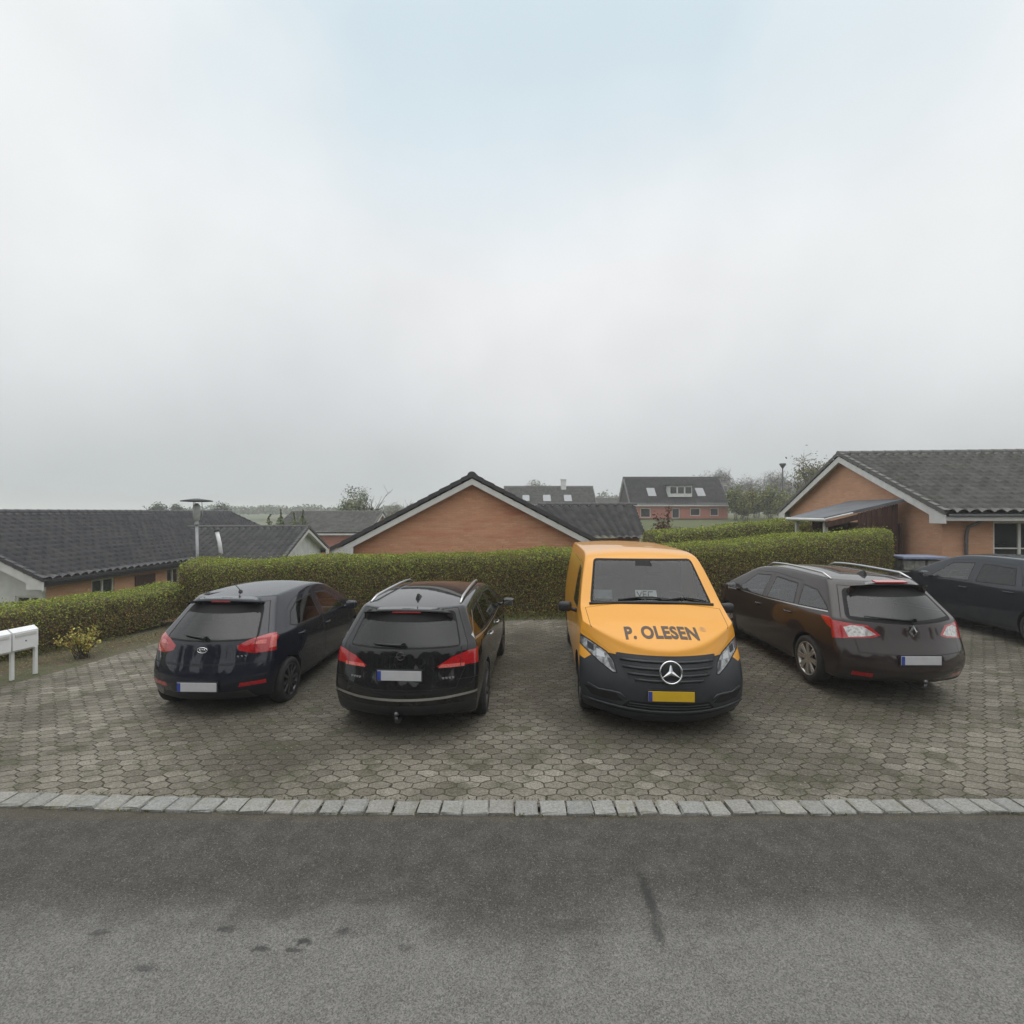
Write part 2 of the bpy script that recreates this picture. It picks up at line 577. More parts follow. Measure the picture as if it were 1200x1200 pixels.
def make_interior(root, y_front, y_rear, half, y_dash, z_dash, wheel_x, zf=.32, rear_seats=True, sz=None):
    sz = sz if sz is not None else zf + .08
    bm = new_bm()
    y0, y1 = y_rear - .95, y_dash + .2
    add_box(bm, (0, (y0 + y1) / 2, zf), (half * 1.8, y1 - y0, .06))
    obj_bm('cabin_floor', bm, M['cabin'], root)
    bm = new_bm()
    add_box(bm, (0, y_dash, z_dash - .13), (half * 1.72, .42, .22), Matrix.Rotation(R(-8), 4, 'X'), bev=.06)
    obj_bm('dashboard', bm, M['cabin'], root, True)
    for s in (-1, 1):
        make_seat(root, s * .37, y_front, sz)
    if rear_seats:
        bm = new_bm()
        add_box(bm, (0, y_rear, sz + .1), (half * 1.5, .5, .16), None, bev=.05)
        add_box(bm, (0, y_rear - .27, sz + .42), (half * 1.48, .14, .55), Matrix.Rotation(R(18), 4, 'X'), bev=.05)
        for x in (-.38, 0, .38):
            add_box(bm, (x, y_rear - .42, sz + .76), (.24, .09, .15), Matrix.Rotation(R(8), 4, 'X'), bev=.03)
        obj_bm('rear_seat', bm, M['seat'], root, True)
    bm = new_bm()
    c = Vector((wheel_x, y_dash - .38, z_dash - .02))
    pts = [c + Matrix.Rotation(R(-25), 3, 'X') @ Vector((.18 * math.cos(t), 0, .18 * math.sin(t))) for t in np.linspace(0, 2 * math.pi, 19)]
    add_tube(bm, pts, .016, 6, cap=False)
    add_box(bm, c, (.32, .03, .05), Matrix.Rotation(R(-25), 4, 'X'))
    obj_bm('steering_wheel', bm, M['cabin'], root, True)

def car_common(B, S, root):
    """doors with windows, arches"""
    for s, side in ((1, 'R'), (-1, 'L')):
        for di, (poly, winpoly, hy, hz, gm) in enumerate(S['doors']):
            k = f'door{side}{di}'
            B.panel(poly, side, k, S['paint'], 'door')
            kw = f'win{side}{di}'
            B.region(winpoly, side, k, 'rubber')
            B.region(inset2d(winpoly, .018), side, kw, gm, 'window', k)
        for qi, (poly, gm) in enumerate(S.get('quarter', [])):
            B.region(poly, side, 'body', 'rubber')
            B.region(inset2d(poly, .014), side, f'quarter{side}{qi}', gm, 'quarter_window')
        for (poly, mat) in S.get('side_trim', []):
            B.region(poly, side, 'body', mat)
    for s in (1, -1):
        B.arch(S['axle_r'], S['rw'] + .01, S['ra'], s)
        B.arch(S['axle_f'], S['rw'] + .01, S['ra'], s)
def car_finish(B, S, root, objs):
    for s, side in ((1, 'R'), (-1, 'L')):
        for di, (poly, winpoly, hy, hz, gm) in enumerate(S['doors']):
            make_handle(objs[f'door{side}{di}'], B2[0], hy, hz, s, S.get('handle', S['paint']))
B2 = [None]
class Rays:
    """keeps the ray helpers after the body has been split"""
    def __init__(self, B): self.bvh = B.bvh
    side = Body.side; rear = Body.rear; front = Body.front; top = Body.top

def stations(yr, yf, mids):
    L = [(yr, 1, 0), (yr + .05, 1, 0), (yr + .26, .9, 0), (yr + .60, .5, 0), (yr + 1.05, .12, 0)]
    L += [(y, 0, 0) for y in mids]
    L += [(yf - .75, 0, .08), (yf - .42, 0, .55), (yf - .18, 0, .95), (yf - .05, 0, 1), (yf, 0, 1)]
    return L

def roof_rail(root, RB, x, y0, y1, mat='silver', lift=.055):
    for s in (-1, 1):
        bm = new_bm(); pts = []; n = 9
        for k in range(n + 1):
            t = k / n
            p, _ = RB.top(s * lerp(x, x - .035, t), lerp(y0, y1, t))
            e = min(t, 1 - t) * n
            pts.append(p + Vector((0, 0, lift * min(1, e / 1.0) + .004)))
        add_tube(bm, pts, [.012] + [.017] * (n - 1) + [.012], 8)
        obj_bm('roof_rail', bm, M[mat], root, True)

def tow_bar(root, y, z):
    bm = new_bm()
    add_tube(bm, [(0, y + .25, z - .02), (0, y + .02, z - .03), (0, y - .06, z + .0), (0, y - .075, z + .06)], [.022, .022, .02, .018], 8)
    add_lathe(bm, [(-.028, .002), (-.02, .02), (0, .028), (.02, .02), (.028, .002)], 'z', c=(0, y - .075, z + .085), seg=14)
    obj_bm('tow_bar', bm, M['dark_alloy'], root, True)

def fin_antenna(root, RB, y, mat):
    p, _ = RB.top(0, y)
    bm = new_bm()
    L = .16
    vs = [(-.03, -.03), (-.03, L), (.03, L), (.03, -.03)]
    a = [bm.verts.new(p + Vector((x, yy, -.01))) for x, yy in vs]
    b = [bm.verts.new(p + Vector((x * .15, -.02 if yy < 0 else .02, .06))) for x, yy in vs]
    for i in range(4): bm.faces.new((a[i], a[(i + 1) % 4], b[(i + 1) % 4], b[i]))
    bm.faces.new(b)
    obj_bm('antenna', bm, M[mat], root)
# ------------------------------------------------------------------ vehicle definitions
def mirror_poly(p): return [(-x, z) for x, z in p]

def both_rear(B, poly, key, mat, name=None, parent=None, proj='rear'):
    B.region(poly, proj, key + 'R', mat, name, parent)
    B.region(mirror_poly(poly), proj, key + 'L', mat, name, parent)

# ---- small hatchback -------------------------------------------------------
def build_hatchback(loc, rz):
    root = empty('hatchback', loc, rz, 'small blue-black hatchback with broad red tail lights, parked nearest the white mailboxes', 'car', 'cars parked on the paved bay')
    S = dict(paint='paint_hatch',
        st=stations(-2.02, 2.02, [-.55, -.12, .25, .52, .85, 1.10, 1.18]),
        zbot=[(-2.0, .24), (-1.6, .20), (1.6, .19), (2.0, .22)],
        zbelt=[(-2.0, .98), (-1.2, .97), (.5, .90), (1.2, .85), (2, .6)],
        ztop=[(-1.9, 1.36), (-1.45, 1.415), (-.9, 1.45), (-.2, 1.465), (.3, 1.44), (.52, 1.37), (.85, 1.18), (1.14, .985), (1.5, .92), (1.85, .80), (2.0, .72)],
        yrear=[(.22, -1.90), (.34, -2.02), (.58, -2.04), (.66, -2.00), (.70, -1.95), (.85, -1.93), (.97, -1.88), (1.36, -1.50), (1.40, -1.46), (1.45, -1.36)],
        yfront=[(.2, 1.94), (.4, 2.02), (.6, 2.0), (.8, 1.9)],
        cr=.30, cf=.42, pr=3.0,
        wlow=[(0, .80), (.2, .845), (.5, .862), (.8, .85), (1, .815)],
        wup=[(.95, .815), (1.02, .785), (1.36, .62), (1.46, .57)],
        plan=[(-2.05, .885), (-1.5, .97), (-1.0, 1.0), (1.2, 1.0), (2.0, .88)],
        crown=[(-1.9, .015), (-1.3, .03), (0, .045), (1.0, .03), (2, .05)],
        axle_r=-1.28, axle_f=1.29, rw=.305, ra=.345,
        doors=[([(.98, .27), (1.02, .62), (1.0, .87), (.94, .95), (.40, 1.335), (-.11, 1.375), (-.11, .27)],
                [(.84, .935), (.36, 1.285), (-.05, 1.32), (-.05, .955)], .02, .83, 'glass'),
               ([(-.13, .27), (-.13, 1.375), (-.74, 1.35), (-1.08, 1.24), (-1.27, 1.03), (-1.10, .80), (-.94, .52), (-.90, .27)],
                [(-.20, .96), (-.20, 1.32), (-.72, 1.295), (-1.0, 1.195), (-1.17, 1.03), (-1.02, .985)], -.93, .875, 'privacy')],
        side_trim=[([(-.9, .20), (-.9, .255), (.92, .255), (.92, .20)], 'black_plastic')])
    B = Body(S); car_common(B, S, root)
    B.panel([(-.60, .69), (.60, .69), (.67, .80), (.70, 1.00), (.54, 1.385), (-.54, 1.385), (-.70, 1.00), (-.67, .80)], 'rear', 'tailgate', 'paint_hatch', 'tailgate')
    rg = round2d([(-.62, .955), (.62, .955), (.50, 1.36), (-.50, 1.36)], .07)
    B.region(rg, 'rear', 'tailgate', 'gap')
    B.region(inset2d(round2d([(-.615, .955), (.615, .955), (.525, 1.285), (-.525, 1.285)], .06), .022), 'rear', 'rear_window', 'privacy', 'rear_window', 'tailgate')  # black border left wide at the top, painting in the spoiler's shadow
    lr = [(.40, .90), (.43, .84), (.60, .795), (.95, .80), (.95, 1.02), (.70, 1.01), (.52, .965)]
    for s, sd in ((1, 'R'), (-1, 'L')):
        p = lr if s > 0 else mirror_poly(lr)
        B.region(p, 'rear', 'tl' + sd, 'red_light', 'tail_light')
        B.region([(-2.2, .80), (-2.2, 1.02), (-1.62, 1.03), (-1.50, .96), (-1.70, .83)], sd, 'tl' + sd, 'red_light', 'tail_light', None, (lambda c, n, s=s: c.x * s > .3 and n.x * s > .88))
        q = [(.55, .905), (.70, .90), (.70, .950), (.62, .945)]
        B.region(q if s > 0 else mirror_poly(q), 'rear', 'tl' + sd, 'pink_light', 'tail_light')
        q = [(.74, .84), (.80, .84), (.80, .99), (.74, .98)]
        B.region(q if s > 0 else mirror_poly(q), 'rear', 'tl' + sd, 'pink_light', 'tail_light')
        g = [(.585, .78), (.592, .78), (.592, 1.02), (.585, 1.02)]
        B.region(g if s > 0 else mirror_poly(g), 'rear', 'tl' + sd, 'gap', 'tail_light')
        rf = [(.46, .40), (.74, .41), (.74, .46), (.48, .45)]
        B.region(rf if s > 0 else mirror_poly(rf), 'rear', 'rf' + sd, 'red_light', 'reflector')
    B.region([(-.62, .22), (.62, .22), (.55, .35), (-.55, .35)], 'rear', 'body', 'black_plastic')
    B.region([(-1.0, .675), (1.0, .675), (1.0, .683), (-1.0, .683)], 'rear', 'body', 'gap')
    ws = round2d([(-.68, 1.0), (.68, 1.0), (.54, 1.40), (-.54, 1.40)], .05)
    B.region(ws, 'front', 'ws', 'gap', 'windscreen'); B.region(inset2d(ws, .03), 'front', 'ws', 'screen')
    for s, sd in ((1, 'R'), (-1, 'L')):
        h = [(.45, .66), (.9, .72), (.9, .82), (.6, .78)]
        B.region(h if s > 0 else mirror_poly(h), 'front', 'hl' + sd, 'clear_light', 'headlight')
    RB = Rays(B); objs = B.build(root); B2[0] = RB
    car_finish(B, S, root, objs)
    # spoiler lip above the rear window, with the high brake light
    bm = new_bm()
    n = 12; top = []; bot = []; fr = []
    for k in range(n + 1):
        u = -1 + 2 * k / n
        x = .50 * u
        p, _ = RB.top(x * .94, -1.30)
        top.append((x, -1.30, p.z + .004)); zt = RB.top(0, -1.30)[0].z - .022 * abs(u) ** 2.5; bot.append((x, -1.525 + .05 * u ** 4, zt - .030)); fr.append((x, -1.51 + .05 * u ** 4, zt - .046))
    end = [(x, -1.44, z - .02) for x, y, z in fr]
    close_strip(bm, (top, bot, fr, end))
    bmesh.ops.remove_doubles(bm, verts=bm.verts, dist=1e-4)
    bmesh.ops.recalc_face_normals(bm, faces=bm.faces)
    sp = obj_bm('spoiler', bm, M['paint_hatch'], root)
    bm = new_bm(); add_box(bm, (0, -1.520, bot[6][2] - .010), (.26, .012, .018), None, bev=.003)
    obj_bm('brake_light', bm, M['red_light'], sp)
    p, _ = RB.top(0, -1.05)
    bm = new_bm(); add_lathe(bm, [(0, .03), (.025, .022), (.03, .001)], 'z', c=p, seg=12)
    add_tube(bm, [p + Vector((0, 0, .02)), p + Vector((0, -.20, .17))], [.006, .003], 6)
    obj_bm('antenna', bm, M['black_plastic'], root, True)
    rear_wiper(root, RB, .04, .985, -.30, 1.02)
    make_plate(root, RB, .43, 'white_plate')
    # oval maker's badge
    p, n = RB.rear(0, .86)
    bm = new_bm()
    pts = [p + n * .008 + Vector((.065 * math.cos(t), 0, .034 * math.sin(t))) for t in np.linspace(0, 2 * math.pi, 25)]
    add_tube(bm, pts, .006, 6, cap=False)
    for a in ((-.035, -.018, -.035, .018), (-.035, 0, -.012, .018), (-.035, 0, -.012, -.018), (0, -.018, 0, .018), (.012, -.018, .028, .018), (.028, .018, .044, -.018)):
        add_tube(bm, [p + n * .008 + Vector((a[0], 0, a[1])), p + n * .008 + Vector((a[2], 0, a[3]))], .0045, 5)
    obj_bm('badge', bm, M['chrome'], root, True)
    bm = new_bm()
    for k in range(3):
        q, n = RB.rear(.43 + .04 * k, .775)
        add_box(bm, q, (.028, .008, .022))
    obj_bm('model_lettering', bm, M['chrome'], root)
    for s in (1, -1):
        make_mirror(root, RB, .78, .93, s, 'paint_hatch')
        make_wheel(root, s * .85, S['axle_r'], .305, s, 'dark_alloy', 10)
        make_wheel(root, s * .85, S['axle_f'], .305, s, 'dark_alloy', 10)
    make_interior(root, .05, -.80, .72, .92, .92, -.37)
    return root

# ---- estate cars -----------------------------------------------------------
def estate_spec(paintm, gm_r):
    return dict(paint=paintm,
        st=stations(-2.34, 2.34, [-.85, -.3, .2, .55, .78, 1.15, 1.42, 1.50]),
        zbot=[(-2.34, .28), (-1.9, .20), (1.9, .19), (2.3, .22)],
        zbelt=[(-2.3, 1.02), (-1.2, .98), (.5, .93), (1.5, .89), (2.3, .6)],
        ztop=[(-2.1, 1.395), (-1.9, 1.435), (-1.3, 1.475), (-.4, 1.495), (.3, 1.475), (.58, 1.42), (1.0, 1.22), (1.48, .995), (1.9, .92), (2.2, .80), (2.34, .70)],
        yrear=[(.22, -2.20), (.36, -2.33), (.58, -2.36), (.65, -2.31), (.70, -2.27), (.92, -2.25), (1.02, -2.20), (1.36, -1.97), (1.42, -1.92), (1.48, -1.80)],
        yfront=[(.2, 2.26), (.4, 2.34), (.6, 2.32), (.8, 2.2)],
        cr=.30, cf=.45, pr=3.0,
        wlow=[(0, .85), (.2, .89), (.5, .905), (.8, .895), (1, .86)],
        wup=[(.98, .86), (1.05, .825), (1.38, .66), (1.50, .60)],
        plan=[(-2.4, .885), (-1.7, .985), (-1.3, 1.0), (1.4, 1.0), (2.3, .88)],
        crown=[(-2.3, .015), (-1.7, .03), (0, .045), (1.0, .03), (2, .06)],
        axle_r=-1.40, axle_f=1.27, rw=.325, ra=.365,
        doors=[([(1.05, .27), (1.10, .62), (1.10, .90), (1.0, 1.0), (.50, 1.36), (-.08, 1.405), (-.08, .27)],
                [(.92, .975), (.46, 1.315), (-.02, 1.35), (-.02, .985)], .05, .86, 'glass'),
               ([(-.10, .27), (-.10, 1.405), (-.90, 1.375), (-1.08, 1.05), (-1.07, .84), (-.98, .55), (-.93, .27)],
                [(-.17, .99), (-.17, 1.35), (-.84, 1.325), (-.98, 1.015)], -.88, .90, gm_r)],
        quarter=[([(-1.08, 1.03), (-.98, 1.33), (-1.40, 1.30), (-1.80, 1.12), (-1.84, 1.07)], gm_r)],
        side_trim=[([(-.95, .20), (-.95, .26), (.9, .26), (.9, .20)], 'black_plastic')])

def build_estate_black(loc, rz):
    root = empty('estate_car', loc, rz, 'black estate car with silver roof rails and tow bar, left of the orange van', 'car', 'cars parked on the paved bay')
    S = estate_spec('paint_estate', 'privacy')
    S['ztop'] = [(y, z - .045 * sstep(.9, 1.38, z)) for y, z in S['ztop']]
    B = Body(S); car_common(B, S, root)
    P = 'paint_estate'
    B.panel([(-.62, .57), (.62, .57), (.72, .80), (.73, 1.02), (.57, 1.40), (-.57, 1.40), (-.73, 1.02), (-.72, .80)], 'rear', 'tailgate', P, 'tailgate')
    rg = round2d([(-.66, 1.00), (.66, 1.00), (.54, 1.375), (-.54, 1.375)], .06)
    B.region(rg, 'rear', 'tailgate', 'gap')
    B.region(inset2d(round2d([(-.66, 1.0), (.66, 1.0), (.575, 1.29), (-.575, 1.29)], .05), .02), 'rear', 'rear_window', 'privacy', 'rear_window', 'tailgate')  # deep black top band merges with the shade under the spoiler
    for s, sd in ((1, 'R'), (-1, 'L')):
        f = (lambda p: p) if s > 0 else mirror_poly
        B.region(f([(.40, .81), (.95, .80), (.95, .965), (.74, .955), (.56, .90)]), 'rear', 'tl' + sd, 'red_light', 'tail_light')
        B.region([(-2.5, .80), (-2.5, .98), (-1.98, 1.0), (-1.86, .96), (-2.08, .82)], sd, 'tl' + sd, 'red_light', 'tail_light', None, (lambda c, n, s=s: c.x * s > .3 and n.x * s > .88))
        B.region(f([(.42, .795), (.70, .79), (.70, .825), (.45, .83)]), 'rear', 'tl' + sd, 'pink_light', 'tail_light')
        B.region(f([(.655, .78), (.662, .78), (.662, 1.0), (.655, 1.0)]), 'rear', 'tl' + sd, 'gap', 'tail_light')
        B.region(f([(.50, .315), (.72, .32), (.72, .35), (.50, .345)]), 'rear', 'rf' + sd, 'red_light', 'reflector')
        # bright door line under the windows
        B.region([(-1.86, 1.045), (-1.80, 1.065), (-1.08, 1.012), (-.17, .98), (.92, .965), (.92, .953), (-.17, .966), (-1.08, .997)], sd, 'body', 'silver')
        B.region([(-1.855, 1.05), (-1.80, 1.115), (-1.42, 1.30), (-1.40, 1.315), (-1.43, 1.315), (-1.86, 1.10)], sd, 'body', 'silver')
    B.region([(-.95, .26), (.95, .26), (.95, .40), (-.95, .40)], 'rear', 'body', 'black_plastic')
    bar = [(-.92, .49), (-.5, .462), (0, .455), (.5, .462), (.92, .49), (.92, .515), (.5, .49), (0, .483), (-.5, .49), (-.92, .515)]
    B.region(bar, 'rear', 'body', 'silver')
    B.region([(-1.0, .655), (-.62, .655), (-.62, .662), (-1.0, .662)], 'rear', 'body', 'gap')
    B.region([(1.0, .655), (.62, .655), (.62, .662), (1.0, .662)], 'rear', 'body', 'gap')
    ws = round2d([(-.74, 1.02), (.74, 1.02), (.60, 1.44), (-.60, 1.44)], .05)
    B.region(ws, 'front', 'ws', 'gap', 'windscreen'); B.region(inset2d(ws, .03), 'front', 'ws', 'screen')
    sr = [(-.44, .02), (.44, .02), (.46, .48), (-.46, .48)]
    B.region(round2d(sr, .05), 'top', 'sunroof', 'gap', 'sunroof', None, lambda c, n: n.z > .5 and c.z > 1.3)
    B.region(round2d(inset2d(sr, .015), .05), 'top', 'sunroof', 'privacy', 'sunroof', None, lambda c, n: n.z > .5 and c.z > 1.3)
    for s, sd in ((1, 'R'), (-1, 'L')):
        h = [(.45, .66), (.95, .72), (.95, .84), (.6, .80)]
        B.region(h if s > 0 else mirror_poly(h), 'front', 'hl' + sd, 'clear_light', 'headlight')
    RB = Rays(B); S['handle'] = 'silver'; objs = B.build(root); B2[0] = RB
    car_finish(B, S, root, objs)
    spoiler(root, RB, P, -1.84, -1.985, .53, .035)
    roof_rail(root, RB, .57, -1.55, .42, lift=.035)
    fin_antenna(root, RB, -1.42, 'black_plastic')
    rear_wiper(root, RB, .03, 1.035, -.33, 1.04)
    make_plate(root, RB, .73, 'white_plate')
    p, n = RB.rear(0, .93)
    bm = new_bm(); c = p + n * .01
    add_tube(bm, [c + Vector((.045 * math.cos(t), 0, .045 * math.sin(t))) for t in np.linspace(0, 2 * math.pi, 25)], .006, 6, cap=False)
    add_tube(bm, [c + Vector((-.06, 0, -.008)), c + Vector((.012, 0, -.008)), c + Vector((-.012, 0, .008)), c + Vector((.06, 0, .008))], .006, 6)
    obj_bm('badge', bm, M['dark_alloy'], root, True)
    for sx in (-1, 1):
        bm = new_bm()
        for k in range(4):
            q, n = RB.rear(sx * .53 + .035 * (k - 1.5), .685); add_box(bm, q, (.026, .01, .02))
        obj_bm('model_lettering', bm, M['silver'], root)
    for s in (1, -1):
        make_mirror(root, RB, .86, .98, s, P)
        make_wheel(root, s * .895, S['axle_r'], .325, s, 'dark_alloy', 5, twin=True)
        make_wheel(root, s * .895, S['axle_f'], .325, s, 'dark_alloy', 5, twin=True)
    make_interior(root, .15, -.75, .76, 1.12, .95, -.37)
    tow_bar(root, -2.33, .26)
    return root

def close_strip(bm, rings):
    m = len(rings); n = len(rings[0])
    V = [[bm.verts.new(p) for p in r] for r in rings]
    for a in range(m):
        b = (a + 1) % m
        for k in range(n - 1):
            f = bm.faces.new((V[a][k], V[b][k], V[b][k + 1], V[a][k + 1])); f.smooth = a == 0
    for k in (0, n - 1): bm.faces.new([V[a][k] for a in range(m)])

def spoiler(root, RB, paintm, y0, y1, half, drop=.05, light=True):
    bm = new_bm(); n = 12; A = []; Bq = []; C = []; D = []
    for k in range(n + 1):
        u = -1 + 2 * k / n; x = half * u
        p, _ = RB.top(x * .94, y0)
        yy = y1 + .05 * u ** 4
        A.append((x, y0, p.z + .004)); zt = RB.top(0, y0)[0].z - .022 * abs(u) ** 2.5; Bq.append((x, yy, zt - drop * .72)); C.append((x, yy + .02, zt - drop * 1.15)); D.append((x, y0 - .05, p.z - .04))
    close_strip(bm, (A, Bq, C, D))
    bmesh.ops.remove_doubles(bm, verts=bm.verts, dist=1e-4)
    bmesh.ops.recalc_face_normals(bm, faces=bm.faces)
    sp = obj_bm('spoiler', bm, M[paintm], root)
    if light:
        bm = new_bm(); add_box(bm, (0, y1 + .006, Bq[6][2] - .014), (.34, .012, .016), None, bev=.003)
        obj_bm('brake_light', bm, M['red_light'], sp)
    return sp

def build_estate_brown(loc, rz):
    root = empty('estate_car', loc, rz, 'dark brown estate car with silver spoked wheels, right of the orange van', 'car', 'cars parked on the paved bay')
    P = 'paint_brown'
    S = estate_spec(P, 'glass')
    S['yrear'] = [(.22, -2.22), (.36, -2.34), (.56, -2.37), (.62, -2.33), (.70, -2.25), (.92, -2.22), (1.02, -2.16), (1.36, -1.83), (1.42, -1.78), (1.48, -1.66)]
    S['ztop'] = [(-2.1, 1.385), (-1.8, 1.43), (-1.3, 1.475), (-.4, 1.50), (.3, 1.475), (.58, 1.42), (1.0, 1.22), (1.48, .995), (1.9, .92), (2.2, .80), (2.34, .70)]
    S['quarter'] = [([(-1.08, 1.03), (-.98, 1.33), (-1.36, 1.30), (-1.70, 1.12), (-1.74, 1.07)], 'glass')]
    S['handle'] = P
    B = Body(S); car_common(B, S, root)
    B.panel([(-.64, .61), (.64, .61), (.66, .80), (.74, 1.02), (.57, 1.40), (-.57, 1.40), (-.74, 1.02), (-.66, .80)], 'rear', 'tailgate', P, 'tailgate')
    rg = round2d([(-.70, 1.0), (0, .965), (.70, 1.0), (.545, 1.37), (-.545, 1.37)], .07)
    B.region(rg, 'rear', 'tailgate', 'gap')
    B.region(inset2d(round2d([(-.70, 1.0), (0, .965), (.70, 1.0), (.575, 1.325), (-.575, 1.325)], .07), .045), 'rear', 'rear_window', 'privacy', 'rear_window', 'tailgate')  # black border deepened at the top to carry the spoiler shade
    for s, sd in ((1, 'R'), (-1, 'L')):
        f = (lambda p: p) if s > 0 else mirror_poly
        B.region(f([(.38, .835), (.47, .80), (.95, .74), (.95, .99), (.66, .955), (.50, .945)]), 'rear', 'tl' + sd, 'red_light', 'tail_light')
        B.region([(-2.5, .74), (-2.5, .98), (-1.9, 1.02), (-1.66, 1.0), (-1.80, .90), (-2.1, .78)], sd, 'tl' + sd, 'red_light', 'tail_light', None, (lambda c, n, s=s: c.x * s > .3 and n.x * s > .88))
        B.region(f([(.43, .84), (.50, .815), (.71, .785), (.74, .90), (.66, .935), (.54, .925)]), 'rear', 'tl' + sd, 'clear_light', 'tail_light')
        B.region(f([(.50, .30), (.70, .305), (.70, .36), (.50, .355)]), 'rear', 'rf' + sd, 'red_light', 'reflector')
        B.region([(-1.76, 1.055), (-1.74, 1.068), (-1.08, 1.03), (-.17, .985), (.92, .97), (.92, .962), (-.17, .975), (-1.08, 1.016)], sd, 'body', 'silver')
    B.region([(-.95, .22), (.95, .22), (.95, .285), (-.95, .285)], 'rear', 'body', 'black_plastic')
    B.region([(-1.0, .40), (1.0, .40), (1.0, .407), (-1.0, .407)], 'rear', 'body', 'gap')
    ws = round2d([(-.74, 1.02), (.74, 1.02), (.60, 1.44), (-.60, 1.44)], .05)
    B.region(ws, 'front', 'ws', 'gap', 'windscreen'); B.region(inset2d(ws, .03), 'front', 'ws', 'screen')
    for s, sd in ((1, 'R'), (-1, 'L')):
        h = [(.45, .66), (.95, .72), (.95, .84), (.6, .80)]
        B.region(h if s > 0 else mirror_poly(h), 'front', 'hl' + sd, 'clear_light', 'headlight')
    RB = Rays(B); objs = B.build(root); B2[0] = RB
    car_finish(B, S, root, objs)
    spoiler(root, RB, P, -1.70, -1.85, .52, .035, light=False)
    bm = new_bm(); pz = RB.top(0, -1.72)[0].z; add_box(bm, (0, -1.80, pz + .012), (.42, .10, .02), Matrix.Rotation(R(10), 4, 'X'), bev=.006)
    obj_bm('brake_light', bm, M['red_light'], root)
    roof_rail(root, RB, .565, -1.45, .42, lift=.045)
    fin_antenna(root, RB, -1.30, 'black_plastic')
    rear_wiper(root, RB, .02, 1.01, -.50, 1.04)
    make_plate(root, RB, .56, 'white_plate')
    # diamond badge
    p, n = RB.rear(0, .885)
    bm = new_bm(); c = p + n * .012
    dz = [(0, .085), (.055, 0), (0, -.085), (-.055, 0)]; di = [(0, .045), (.024, 0), (0, -.045), (-.024, 0)]
    for k in range(4):
        a, b, c2, d = dz[k], dz[(k + 1) % 4], di[(k + 1) % 4], di[k]
        add_poly(bm, [c + Vector((a[0], 0, a[1])), c + Vector((b[0], 0, b[1])), c + Vector((c2[0], -.012, c2[1])), c + Vector((d[0], -.012, d[1]))])
    bmesh.ops.solidify(bm, geom=bm.faces[:], thickness=.012)
    obj_bm('badge', bm, M['chrome'], root)
    for s in (1, -1):
        make_mirror(root, RB, .86, .98, s, P)
        make_wheel(root, s * .895, S['axle_r'], .325, s, 'alloy', 8, twin=True)
        make_wheel(root, s * .895, S['axle_f'], .325, s, 'alloy', 8, twin=True)
    make_interior(root, .15, -.75, .76, 1.12, .95, -.37)
    tow_bar(root, -2.33, .23)
    return root

def build_saloon(loc, rz):
    root = empty('parked_car', loc, rz, 'slate blue car parked in front of the brick bungalow with the downpipe', 'car', 'cars parked on the paved bay')
    P = 'paint_saloon'
    S = estate_spec(P, 'privacy')
    S['handle'] = P
    B = Body(S); car_common(B, S, root)
    B.panel([(-.62, .57), (.62, .57), (.72, .80), (.73, 1.02), (.57, 1.40), (-.57, 1.40), (-.73, 1.02), (-.72, .80)], 'rear', 'tailgate', P, 'tailgate')
    rg = round2d([(-.66, 1.00), (.66, 1.00), (.54, 1.375), (-.54, 1.375)], .06)
    B.region(rg, 'rear', 'tailgate', 'gap')
    B.region(inset2d(rg, .02), 'rear', 'rear_window', 'privacy', 'rear_window', 'tailgate')
    for s, sd in ((1, 'R'), (-1, 'L')):
        f = (lambda p: p) if s > 0 else mirror_poly
        B.region(f([(.45, .80), (.95, .80), (.95, .98), (.56, .95)]), 'rear', 'tl' + sd, 'red_light', 'tail_light')
        h = [(.45, .66), (.95, .72), (.95, .84), (.6, .80)]
        B.region(f(h), 'front', 'hl' + sd, 'clear_light', 'headlight')
        B.region([(1.06, .965), (1.0, 1.01), (.985, .975)], sd, 'body', 'privacy')
    ws = round2d([(-.74, 1.02), (.74, 1.02), (.60, 1.44), (-.60, 1.44)], .05)
    B.region(ws, 'front', 'ws', 'gap', 'windscreen'); B.region(inset2d(ws, .03), 'front', 'ws', 'screen')
    RB = Rays(B); objs = B.build(root); B2[0] = RB
    car_finish(B, S, root, objs)
    make_plate(root, RB, .73, 'white_plate')
    for s in (1, -1):
        make_mirror(root, RB, .86, .98, s, P)
        make_wheel(root, s * .895, S['axle_r'], .325, s, 'alloy', 5, twin=True)
        make_wheel(root, s * .895, S['axle_f'], .325, s, 'alloy', 5, twin=True)
    make_interior(root, .15, -.75, .76, 1.12, .95, -.37)
    return root

